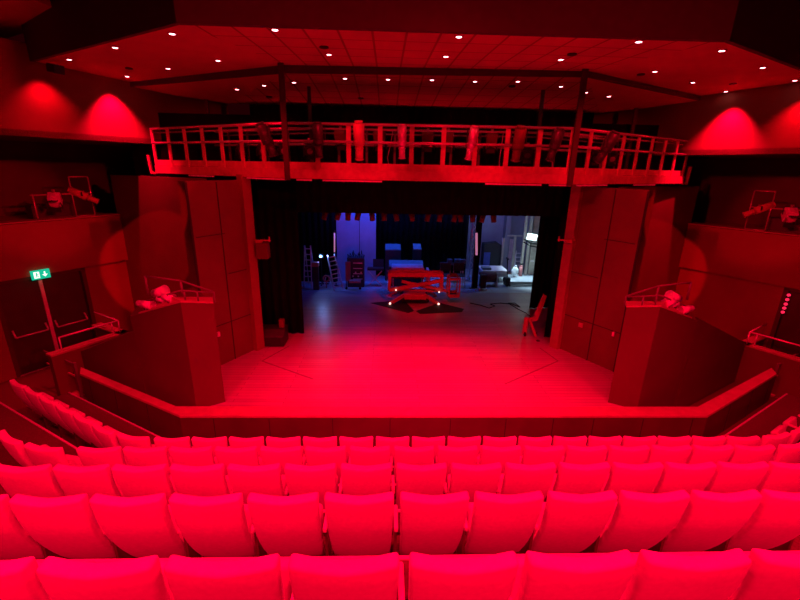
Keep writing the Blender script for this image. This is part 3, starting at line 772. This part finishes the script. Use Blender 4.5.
# hand truck folded frame at right
p = V(3.42, 10.45, 0)
t = empty('hand_truck', p, 'red folding hand truck leaning by the right leg curtain', 'hand truck')
MB().bar(p+V(-.30, 0, .05), p+V(-.27, .02, .52), .10, .07).bar(p+V(-.03, -.15, .03), p+V(-.18, .05, .46), .05, .05).build('frame', M_redp, t)
MB().slab([p+V(-.1, .1, .36), p+V(.06, .1, .40), p+V(.34, .35, 1.02), p+V(.24, .35, 1.08)], (0, .05, 0)).bar(p+V(-.28, .04, .45), p+V(.0, .1, .5), .05).build('back_plate', M_redp, t)
for dx in (-.32, -.02): MB().tube(p+V(dx, -.05, .06), p+V(dx+.04, -.05, .06), .058, 12).build('wheel', M_boot, t)
o = MB().tube(fl(538, 341), fl(538, 341)+V(0, 0, .02), .05, 12).build('floor_socket', M_blackmetal); tag(o, 'small dark round floor socket beside the red hand truck', 'socket')

# spider lift
c = V(.28, 13.35, 0)
t = empty('spider_lift', c, 'red tracked spider lift with folded scissor boom and outriggers mid-stage', 'lift')
bx0, bx1, bz0, bz1, by = -.56, 1.16, .52, .98, 13.2
f = MB()
f.bar(V(bx0, by, bz1), V(bx1, by, bz1), .10, .13); f.bar(V(bx0, by, .45), V(bx0+.02, by, bz1), .08, .10); f.bar(V(bx1, by, .42), V(bx1, by, bz1), .08, .12)
f.bar(V(bx0, by+.30, bz1), V(bx1, by+.30, bz1), .10, .16); f.bar(V(bx0, by, bz1), V(bx0, by+.30, bz1), .1, .14); f.bar(V(bx1, by, bz1), V(bx1, by+.30, bz1), .1, .14)
f.build('top_frame', M_redp, t)
MB().bar(V(bx0, by-.07, .47), V(bx1-.06, by-.07, .80), .06, .12).build('boom_arm', M_redp, t)
MB().bar(V(bx0+.40, by-.02, .76), V(bx1-.05, by-.02, .50), .06, .10).build('boom_arm', M_redp, t)
MB().bar(V(bx0+.1, by+.04, .46), V(bx1, by+.04, .42), .05, .07).build('boom_arm', M_redp, t)
MB().box((.30, 13.3, .27), (.72, .6, .18)).build('chassis', M_redp, t, bevel=.02)
MB().box((.30, 13.3, .13), (.95, .24, .22)).build('track', M_boot, t, bevel=.05)
MB().box((.30, 13.75, .13), (.95, .24, .22)).build('track', M_boot, t, bevel=.05)
for (sx, sy) in ((-1, 0), (1, 0), (-1, 1), (1, 1)):
    q = V(.30+sx*.30, by+sy*.5, .34); e2 = V(.27+sx*.80, by-.15+sy*.95, .06)
    MB().bar(q, e2, .07, .07).bar(q+V(0, 0, -.08), e2+V(-sx*.1, 0, -.02), .03).tube(e2-V(0, 0, .055), e2, .075, 12).build('outrigger', M_redp, t)
    if sy == 0: MB().tube(e2+V(sx*.0, -.06, .0), e2+V(0, -.10, .0), .03, 8).build('marker_lamp', M_feet, t)
for px, py in ((396, 290), (439, 292)):
    q = atY(px, py, by-.12); MB().tube(q, q+V(0, -.03, 0), .022, 8).build('marker_lamp', M_feet, t)
bk = MB(); k0, k1, kz0, kz1, ky = 1.42, 1.76, .28, .86, 13.15
for dy_ in (0, .5):
    bk.bar(V(k0, ky+dy_, kz0), V(k0, ky+dy_, kz1), .05); bk.bar(V(k1, ky+dy_, kz0), V(k1, ky+dy_, kz1), .05); bk.bar(V(k0, ky+dy_, kz1), V(k1, ky+dy_, kz1), .06); bk.bar(V(k0, ky+dy_, kz0), V(k1, ky+dy_, kz0), .09)
for xx in (k0, k1):
    bk.bar(V(xx, ky, kz1), V(xx, ky+.5, kz1), .05); bk.bar(V(xx, ky, kz0), V(xx, ky+.5, kz0), .05)
bk.build('basket', M_redp, t)
MB().box((1.59, 13.45, .24), (.34, .5, .04)).build('basket_floor', M_blackmetal, t)
MB().box((1.57, 13.35, .95), (.2, .14, .12)).build('control_box', M_brown, t, bevel=.01)
MB().bar(V(1.18, by+.2, .46), V(1.46, by+.2, .34), .08, .08).build('jib', M_redp, t)
# dark flat patches laid on the floor as the lift's shadow
for k, (q, lab) in enumerate(([((370, 303), (404, 300), (414, 311), (408, 313)), 'dark flat floor mat under the left outrigger of the red lift'], [((416, 311), (440, 303), (464, 309), (462, 312), (420, 314)), 'dark flat floor mat under the right outrigger of the red lift'])):
    o = MB().slab([fl(*a, .002) for a in q], (0, 0, .006)).build('floor_mat', M_boot); tag(o, lab, 'mat')

# table with pale cover
def table(p, w, d, h, label, name='table', cover=None, top=M_case):
    t = empty(name, p, label, 'table')
    MB().box(p+V(0, 0, h-.02), (w, d, .04)).build('tabletop', top, t)
    for sx in (-1, 1):
        for sy in (-1, 1): MB().bar(p+V(sx*(w/2-.05), sy*(d/2-.05), 0), p+V(sx*(w/2-.05), sy*(d/2-.05), h-.04), .035).build('leg', M_alu, t)
    return t
p = atY(408, 272, 14.6); p.z = 0
table(p, 1.16, .7, .62, 'table behind the red lift carrying a pale blue-lit covered case')
o = MB().box(p+V(-.02, 0, .795), (1.14, .66, .34)).build('covered_case', M_bluecloth, bevel=.03); tag(o, 'long pale covered case lying on the table behind the red lift', 'case')
q = p+V(.70, 0, .58)
o = MB().slab([q+V(-.05, -.2, -.57), q+V(.16, -.2, -.57), q+V(.05, -.2, .28), q+V(-.03, -.2, .28)], (0, .4, 0)).build('folded_cloth', M_bluecloth); tag(o, 'small pale cloth bundle propped at the right end of the covered case', 'cloth')
t_ = o
# stacked cases against the backdrop
for x, y, w_, h_, lab in ((393, 250, .62, 1.22, 'tall dark case with blue-lit lid left of centre against the backdrop'), (417, 250, .32, 1.25, 'narrow dark case with blue-lit lid right of the tall case'), (405, 262, 1.3, .75, 'low wide dark case behind the covered table')):
    p = atY(x, y, 16.35); p.z = 0
    if w_ > 1: p.y = 15.5
    t = empty('flight_case', p, lab, 'case', 'flight cases by the backdrop'); MB().box(p+V(0, 0, h_/2), (w_, .5, h_)).build('case_body', M_case, t, bevel=.02); MB().slab([p+V(-w_/2, -.25, h_+.005), p+V(w_/2, -.25, h_+.005), p+V(w_/2, .25, h_+.14), p+V(-w_/2, .25, h_+.14)], (0, 0, .03)).build('lid', M_casetop, t)
# ladders
def ladder(base, top, w, n, label, name='step_ladder', back=None, M=M_alu):
    base = V(*base); top = V(*top); t = empty(name, base, label, 'ladder')
    d = (top-base); sd = V(1, 0, 0) if abs(d.normalized().x) < .3 else V(0, 1, 0)
    sd = d.cross(V(0, 1, 0)).normalized()
    for s in (-1, 1): MB().bar(base+sd*w*s, top+sd*w*s*.75, .035, .05).build('side_rail', M, t)
    for i in range(1, n+1):
        c = base+d*(i/(n+.6)); k = 1-.25*i/(n+.6); MB().bar(c-sd*w*k, c+sd*w*k, .05, .03).build('rung', M, t)
    if back:
        for s in (-1, 1): MB().bar(top+sd*w*s*.7, V(*back)+sd*w*s, .03).build('rear_leg', M, t)
    return t
ladder(fl(339, 291)+V(0, 0, .02), atY(331, 254.5, 14.9), .17, 8, 'bright aluminium ladder leaning at the left in front of the dark backdrop')
p = fl(308, 288); ladder(p+V(0, 0, .02), V(p.x+.02, p.y+.2, 1.55), .14, 7, 'blue-lit narrow ladder at the far left of the stage', back=(p.x+.1, p.y+.42, .02))
p = fl(517, 273.6); ladder(p+V(.04, 0, .02), V(p.x+.04, p.y+.15, .98), .17, 5, 'short pale step ladder beside the pinkish board in the scene dock', back=(p.x+.04, p.y+.32, .02), M=M_pale)
# work lamp
p = atY(321, 256, 15.45); t = empty('work_lamp', V(p.x, p.y, 0), 'small bright blue-white work lamp on a stand at the left of the stage', 'lamp')
MB().tube(V(p.x, p.y, 0), V(p.x, p.y, p.z), .018).bar(V(p.x-.25, p.y, .02), V(p.x+.25, p.y, .02), .04).bar(V(p.x, p.y-.25, .02), V(p.x, p.y+.25, .02), .04).build('stand', M_blackmetal, t); MB().box(p, (.18, .1, .16)).build('lamp_housing', M_blackmetal, t)
MB().tube(p+V(0, -.052, 0), p+V(0, -.065, 0), .05, 12).build('bulb', M_work, t)
# red box, hose ring, stool, vertical tubes
p = atY(315.5, 264, 14.75); t = empty('crate', V(p.x, p.y, 0), 'small pinkish-red crate on a dark pedestal beside the blue-lit ladder', 'crate')
MB().box(p, (.24, .25, .15)).build('box', M_redp, t); MB().box(V(p.x, p.y, (p.z-.08)/2), (.2, .2, p.z-.08)).build('pedestal', M_case, t)
p = atY(326, 271, 14.95); p.z = .36; o = MB().torus(p, .11, .028).tube(p-V(0, 0, .36), p-V(0, 0, .10), .02).build('hose_reel', M_redp); tag(o, 'dim red hose ring on a peg left of the aluminium ladder', 'hose')
p = fl(328, 287); t = empty('stool', p, 'small folding stool in front of the red hose ring', 'stool')
MB().box(p+V(0, 0, .42), (.24, .22, .03)).build('seat', M_case, t)
for dx, dz in ((-.14, -.1), (.14, -.1), (-.14, .1), (.14, .1)): MB().bar(p+V(dx*.5, dz, .40), p+V(dx, dz, 0.01), .02).build('leg', M_alu, t)
for k, (x, y0, y1, Y, lab) in enumerate(((334.5, 233, 252, 15.2, 'thin vertical pink tube light on a dark pole left of the blue scenery panel'), (476.5, 233, 255, 15.03, 'pink tube light on a pole in front of the black post'))):
    a, b = atY(x, y0, Y), atY(x, y1, Y); pp = V(a.x, Y+.06, 0)
    t = empty('tube_light', pp, lab, 'light')
    MB().tube(a, b, .024 if k == 0 else .04, 10).build('lamp_tube', M_tubep, t)
    MB().bar(pp, V(pp.x, pp.y, a.z+.1), .03).box(pp+V(0, 0, .01), (.2, .1, .02)).build('pole', M_blackmetal, t)
a = fl(474.5, 288); b0 = V(a.x, 15.2, 0)
o = MB().box(b0+V(0, 0, 1.9), (.20, .16, 3.8)).build('masking_post', M_black); tag(o, 'black upright post left of the scene dock opening', 'post')
# equipment rack and red trolley
p = atY(356, 285, 15.2); p.z = 0
t = empty('equipment_rack', p, 'dark equipment rack crowded with cables and pale knobs before the blue panel', 'rack')
MB().box(p+V(0, .1, .55), (.62, .4, 1.1)).build('rack_body', M_case, t)
for k in range(4): MB().box(p+V(.08, -.11, .32+.2*k), (.34, .02, .03)).build('shelf_edge', M_alu, t); MB().box(p+V(-.1+.1*k, -.115, .42+.15*(k % 2)), (.05, .03, .05)).build('knob', M_alu, t)
cb = MB()
for k in range(9):
    a = p+V(-.28+.07*k, .05, 1.1); cb.path([a, a+V(.02*(k % 3-1), 0, .12+.05*(k % 4)), a+V(.05, 0, .05)], .012, 5)
cb.build('cable_tangle', M_boot, t)
t = empty('red_trolley', p+V(-.28, -.3, 0), 'red upright trolley with a low shelf in front of the equipment rack', 'trolley')
q = p+V(-.24, -.34, 0)
MB().box(q+V(-.02, 0, .66), (.18, .06, .72)).build('back_panel', M_redp, t); MB().box(q+V(.24, -.1, .32), (.42, .28, .07)).build('shelf', M_redp, t)
for dx in (-.08, .42): MB().bar(q+V(dx, -.1, .05), q+V(dx, -.1, .32), .03).build('leg', M_blackmetal, t); MB().tube(q+V(dx, -.12, .05), q+V(dx, -.08, .05), .045, 10).build('wheel', M_boot, t)
# keyboard stand
p = atY(373, 285, 15.35); p.z = 0; p.x += .08
t = empty('keyboard_stand', p, 'dark keyboard on a folding X stand before the blue panel', 'stand')
MB().box(p+V(.02, 0, .66), (.62, .3, .08)).build('keyboard', M_case, t); MB().bar(p+V(-.26, -.1, .02), p+V(.26, -.1, .6), .03).bar(p+V(.26, -.06, .02), p+V(-.26, -.06, .6), .03).build('x_frame', M_alu, t); MB().box(p+V(.12, .1, .86), (.4, .04, .3), rot=(-.2, 0, 0)).build('music_rest', M_case, t)
# chairs and desk at the centre right
p = atY(452, 281, 15.9); p.z = 0
table(p+V(0, .25, 0), .92, .5, .72, 'dark desk with pale edge right of the red lift, before the backdrop', name='desk', top=M_case)
for k, (dx, dz) in enumerate(((-.1, .0), (.2, .0), (.42, .0))):
    q = p+V(dx, .25, .722); o = MB().box(q+V(0, 0, .09), (.2, .2, .17)).build('equipment_box', M_casetop, bevel=.01); tag(o, ['small grey box at the left on the dark desk', 'small grey box in the middle of the dark desk', 'small grey box at the right end of the dark desk'][k], 'box', 'boxes on the dark desk')
def chair(p, label, M=M_case):
    t = empty('stacking_chair', p, label, 'chair')
    MB().box(p+V(0, 0, .45), (.4, .4, .04)).build('seat', M, t); MB().box(p+V(0, .2, .72), (.4, .03, .3)).build('backrest', M, t)
    for sx in (-1, 1):
        MB().bar(p+V(sx*.19, -.19, 0), p+V(sx*.19, -.19, .45), .025).build('leg', M_alu, t); MB().bar(p+V(sx*.19, .2, 0), p+V(sx*.19, .2, .86), .025).build('leg', M_alu, t)
p = fl(444, 284); chair(V(p.x, 15.35, 0), 'dark chair left of the desk behind the lift basket'); p = fl(457, 284); chair(V(p.x, 15.35, 0), 'dark chair in front of the desk behind the lift basket')
# truss tower
p = fl(470.5, 279); t = empty('truss_tower', V(p.x, 16.3, 0), 'pale aluminium truss tower standing left of the black post', 'truss'); q = V(p.x, 16.3, 0)
for dx in (-.12, .12):
    for dy_ in (-.1, .1): MB().tube(q+V(dx, dy_, .03), q+V(dx, dy_, 3.9), .026).build('chord', M_alu, t)
br = MB()
for k in range(10):
    z = .1+.38*k; br.tube(q+V(-.12, -.1, z), q+V(.12, -.1, z+.36), .012, 6); br.tube(q+V(.12, .1, z), q+V(-.12, .1, z+.36), .012, 6)
br.build('bracing', M_alu, t); MB().box(q+V(0, 0, .015), (.4, .35, .03)).build('base_plate', M_alu, t)
# dock things
p = fl(491, 279); q = V(p.x, 16.5, 0)
t = empty('platform_dolly', q, 'pale topped rolling stage platform in front of the dark dock door', 'platform')
MB().box(q+V(0, 0, .42), (1.05, .95, .10)).build('deck', M_pale, t, bevel=.01); MB().box(q+V(0, 0, .28), (1.0, .9, .14)).build('frame', M_alu, t)
for sx in (-1, 1):
    for sy in (-1, 1): MB().tube(q+V(sx*.42-.02, sy*.36, .09), q+V(sx*.42+.02, sy*.36, .09), .085, 12).bar(q+V(sx*.42, sy*.36, .1), q+V(sx*.42, sy*.36, .22), .05).build('caster', M_boot, t)
o = MB().box(q+V(-.3, -.2, .52), (.35, .35, .08)).build('folded_sheet', M_casetop, bevel=.01); tag(o, 'folded dark sheet lying on the rolling platform', 'sheet')
p = fl(487, 286); q = V(p.x+.05, 15.55, 0)
t = empty('padded_bench', q, 'dark brown rounded padded bench behind the black post', 'bench')
MB().tube(q+V(-.35, 0, .34), q+V(.28, 0, .34), .2, 16).build('padding', M_brown, t); MB().box(q+V(.30, 0, .22), (.05, .44, .4)).box(q+V(-.37, 0, .22), (.05, .44, .4)).build('end_panel', M_white, t)
p = fl(482, 290); q = V(p.x, 14.95, 0); t = empty('dark_trolley', q, 'small dark trolley with pale casters at the foot of the black post', 'trolley')
MB().box(q+V(.02, 0, .33), (.2, .24, .5)).build('body', M_case, t)
for dx in (-.10, .14): MB().tube(q+V(dx, -.15, .04), q+V(dx, -.10, .04), .038, 10).build('caster', M_white, t)
# pallet truck
p = fl(510, 285); q = V(p.x-.05, 15.55, 0)
t = empty('pallet_truck', q, 'pallet truck with tall handle and low forks in the scene dock', 'pallet truck')
MB().bar(q+V(-.02, -.12, .07), q+V(.95, -.12, .07), .14, .05).bar(q+V(-.02, .2, .07), q+V(.95, .2, .07), .14, .05).build('fork', M_blackmetal, t)
MB().box(q+V(-.1, .04, .17), (.18, .3, .3)).build('pump', M_blackmetal, t); MB().tube(q+V(-.1, .04, .3), q+V(-.16, .06, 1.05), .02).bar(q+V(-.16, -.1, 1.06), q+V(-.16, .22, 1.06), .035).build('handle', M_blackmetal, t)
for dx in (-.15, -.05): MB().tube(q+V(dx, -.14, .06), q+V(dx+.04, -.14, .06), .055, 10).build('wheel', M_boot, t)
p = fl(511, 274); q = V(p.x-.02, 16.9, 0); o = empty('waste_sack', q, 'white plastic sack slumped beside the step ladder in the dock', 'sack')
sk = MB(); bmesh.ops.create_icosphere(sk.bm, subdivisions=3, radius=.13)
for v in sk.bm.verts:
    v.co.z = v.co.z*1.7+.24; k = 1+.1*math.sin(v.co.x*23+v.co.z*17); v.co.x *= k*(1.05-.35*max(0, v.co.z-.35)); v.co.y *= k
bmesh.ops.translate(sk.bm, vec=q, verts=sk.bm.verts)
for f in sk.bm.faces: f.smooth = True
sk.build('sack_body', M_white, o); MB().tube(q+V(0, 0, .44), q+V(.02, 0, .52), .03, 10, r2=.05).build('tied_neck', M_white, o)
x0, x1 = atY(503.5, 255, 17.75).x, atY(517.5, 255, 17.75).x
o = MB().slab([(x0, 17.95, .01), (x1, 17.95, .01), (x1, 18.2, 1.38), (x0, 18.2, 1.46)], (0, .04, 0)).build('leaning_board', M_board); tag(o, 'tall pinkish board leaning on the dock wall', 'board')
p = atY(503.3, 255, 17.6); o = MB().box((p.x, 17.75,   .76), (.07, .05, 1.5)).build('timber_batten', M_blind); tag(o, 'thin pale timber batten standing at the left edge of the pinkish board', 'batten')
p = fl(514, 272); q = V(atY(514.5, 245, 17.6).x, 17.6, 0)
t = empty('stand_pole', q, 'tall T-shaped stand rising above the pinkish board', 'stand')
MB().box(q+V(0, 0, .82), (.10, .06, 1.60)).build('pole', M_blind, t); MB().bar(q+V(-.34, 0, 1.64), q+V(.30, 0, 1.64), .06, .05).build('cross_bar', M_blind, t)
MB().box(q+V(0, 0, .02), (.5, .4, .04)).build('foot', M_brown, t)
p = atY(520, 269, 17.2); q = V(p.x, 17.1, 0); t = empty('fire_extinguisher', q, 'small red extinguisher standing right of the step ladder in the dock', 'extinguisher')
MB().tube(q+V(0, 0, .01), q+V(0, 0, .42), .075, 12).tube(q+V(0, 0, .42), q+V(0, 0, .48), .075, 12, r2=.03).build('cylinder', M_redp, t); MB().box(q+V(.02, 0, .52), (.12, .04, .07)).build('valve', M_blackmetal, t)
# dock lamp
p = atY(532, 237, 17.0); t = empty('dock_floodlight', p, 'bright white rectangular floodlight high at the right of the scene dock', 'lamp')
MB().box(p, (.40, .06, .25), rot=(0, .15, 0)).build('lamp_face', M_dockl, t); MB().box(p+V(.02, .07, .0), (.44, .08, .3), rot=(0, .15, 0)).build('housing', M_blackmetal, t); MB().bar(p+V(.2, .1, .0), V(7.3, p.y+.1, p.z+.1), .05).build('arm', M_blackmetal, t)
a = atY(524, 239, 16.0); b = atY(537, 244, 16.0)
o = MB().path([a, (a+b)/2+V(0, 0, -.05), b, b+V(2.5, .0, .1)], .03).path([a+V(0, 0, -.12), (a+b)/2+V(0, 0, -.17), b+V(0, 0, -.12)], .02).build('cable_bundle', M_boot); tag(o, 'dark cable bundle strung in front of the dock floodlight', 'cable')
# cable on the stage floor
pts = [(470, 303), (480, 305), (489, 308), (495, 306), (490, 304), (500, 303), (512, 304), (520, 307), (515, 303), (508, 303), (518, 309), (526, 313), (531, 317)]
o = MB().path([fl(*a, .012) for a in pts], .012, 6).build('floor_cable', M_boot); tag(o, 'thin black cable curling over the stage floor at right', 'cable')
# blue lit tall drape unit on the right between the legs
o = MB().box((4.55, 11.9, .9), (.10, .3, 1.7)).box((4.55, 11.9, .36), (.2, .4, .7)).build('wing_cabinet', M_case); tag(o, 'dark narrow cabinet in the wing between the right leg curtains', 'cabinet')

# ------------------------------------------------------------------ lights
RED = (1.0, 0.0, .030); REDD = (1.0, 0.0, .010); REDM = (1.0, 0.0, .016)
def look(o, to): o.rotation_euler = (V(*to)-o.location).to_track_quat('-Z', 'Y').to_euler()
def spot(name, loc, to, e, ang, col, blend=.4, r=.1):
    l = bpy.data.lights.new(name, 'SPOT'); l.energy = e; l.color = col; l.spot_size = math.radians(ang); l.spot_blend = blend; l.shadow_soft_size = r
    o = bpy.data.objects.new(name, l); COL.objects.link(o); o.location = loc; look(o, to); return o
def area(name, loc, to, e, sx, sy, col, spread=180):
    l = bpy.data.lights.new(name, 'AREA'); l.energy = e; l.color = col; l.shape = 'RECTANGLE'; l.size = sx; l.size_y = sy; l.spread = math.radians(spread)
    o = bpy.data.objects.new(name, l); COL.objects.link(o); o.location = loc; look(o, to); return o
# house lights over the seats (high ceiling, behind and above the camera)
for x in (-4.2, -1.4, 1.4, 4.2):
    spot('house_light', (x, -1.9, 7.3), (x*.95, 3.3, 1.0), 2050, 58, RED, .9, .25)
    spot('house_light', (x, 2.2, 7.4), (x*.95, 3.4, 0), 1350, 95, RED, .7, .25)
for s in (1, -1):  # added fill spots that brighten the side walls and wing seats
    spot('house_side_light', (s*4.6, .4, 7.2), (-s*8.2, 8.8, .9), 2600, 52, REDM, 1.0, .25)
    spot('house_side_light', (s*2.0, -1.6, 7.2), (-s*7.0, 6.0, .6), 1500, 42, RED, 1.0, .25)
spot('gantry_lantern_beam', (.5, 9.7, 4.0), (.4, 12.9, .4), 420, 40, REDM, .8, .05)
# stage wash from the gantry lanterns and the house bridge
for x in (-2.2, -.7, .8, 2.3):
    spot('stage_wash', (x, 8.8, 4.0), (x*.85, 7.7, 0), 330, 92, RED, 1.0, .1)
for x in (-3.0, 0, 3.0):
    spot('bridge_wash', (x, 2.0, 7.3), (x*.35, 7.8, 0), 2500, 30, (1.0, 0.0, .045), .8, .1)
for x in (-5.2, -3.3, -1.1, 1.1, 3.3, 5.2):  # added narrow spots that brighten the gantry front, no fixture built
    spot('bridge_to_gantry', (x*.8, 2.6, 5.35), (x, 8.8 + max(0, abs(x)-2.8)*.6, 4.68), 650, 19, REDM, .7, .05)
for s in (1, -1):
    spot('bridge_to_balcony', (s*3.2, 3.0, 6.6), (-s*8.75, 10.2, 3.35), 2200, 12, REDM, .6, .04)  # added unseen spot that brightens the balcony lanterns
    spot('bridge_cross', (-s*1.6, 1.6, 7.2), (-s*7.0, 11.2, 1.75), 4200, 11, REDD, .15, .02)  # added beam, shaped to put a lit patch on the recess wall
# the ceiling downlights in front of the gantry
for x, y in ((-3.73, 8.3), (-1.63, 7.66), (.25, 7.53), (2.11, 7.49), (4.18, 8.1), (-2.11, 6.3), (.24, 6.3), (2.61, 6.3)):
    spot('downlight_beam', (x, y, c1z(y)-.06), (x, y+.15, 0), 75, 120, REDM, .8, .03)
# wall downlights
for s, n_, cs in ((1, NLv, ((108, 84, 700, 84, .85), (38, 72, 170, 100, 1.0))), (-1, NRv, ((736, 98, 700, 84, .85), (812, 88, 240, 100, 1.0)))):
    for (px, py, e, ang, bl_) in cs:
        b = onpl(px, py, n_, -11.3) + V(s*.866, -.5, 0)*.30
        spot('wall_washer', (b.x, b.y, 6.02), (b.x-s*.12, b.y+.07, 4.75), e*(1.25 if px in (108, 736) else .75), ang, RED if px in (108, 736) else REDM, bl_, .04)
# backstage light
area('cyc_blue', (-1.4, 14.9, 4.4), (-1.8, 16.0, 1.6), 32, 1.4, .3, (.015, .07, 1.0), 100)
area('stage_blue', (0.8, 15.9, 4.5), (.6, 16.5, 0), 34, 3.5, .6, (.03, .12, 1.0), 75)
spot('dock_white', (5.0, 16.6, 4.5), (5.3, 16.2, 0), 2000, 38, (.55, .85, 1.0), .7, .3)
area('dock_blue', (3.6, 16.4, 4.6), (3.6, 18.0, 1.0), 26, 2.0, .4, (.20, .27, 1.0), 130)
spot('dock_flood_beam', (6.1, 16.6, 3.0), (4.6, 15.4, 0), 90, 80, (.7, .95, 1.0), .6, .15)
spot('work_lamp_beam', tuple(atY(321, 256, 15.0)), (-1.8, 13.0, .2), 20, 120, (.2, .35, 1.0), .6, .05)

# ------------------------------------------------------------------ world and view
w = bpy.data.worlds.new('world'); scn.world = w; w.use_nodes = True
w.node_tree.nodes['Background'].inputs['Color'].default_value = (.012, .0, .0006, 1); w.node_tree.nodes['Background'].inputs['Strength'].default_value = 1.0
vs = scn.view_settings; scn.display_settings.display_device = 'sRGB'
vs.view_transform = 'Standard'; vs.look = 'None'; vs.gamma = 1.0; vs.use_curve_mapping = False; vs.exposure = 0.0
scn.cycles.use_denoising = True
for o in bpy.data.objects:
    if '_w' in o.keys(): del o['_w']
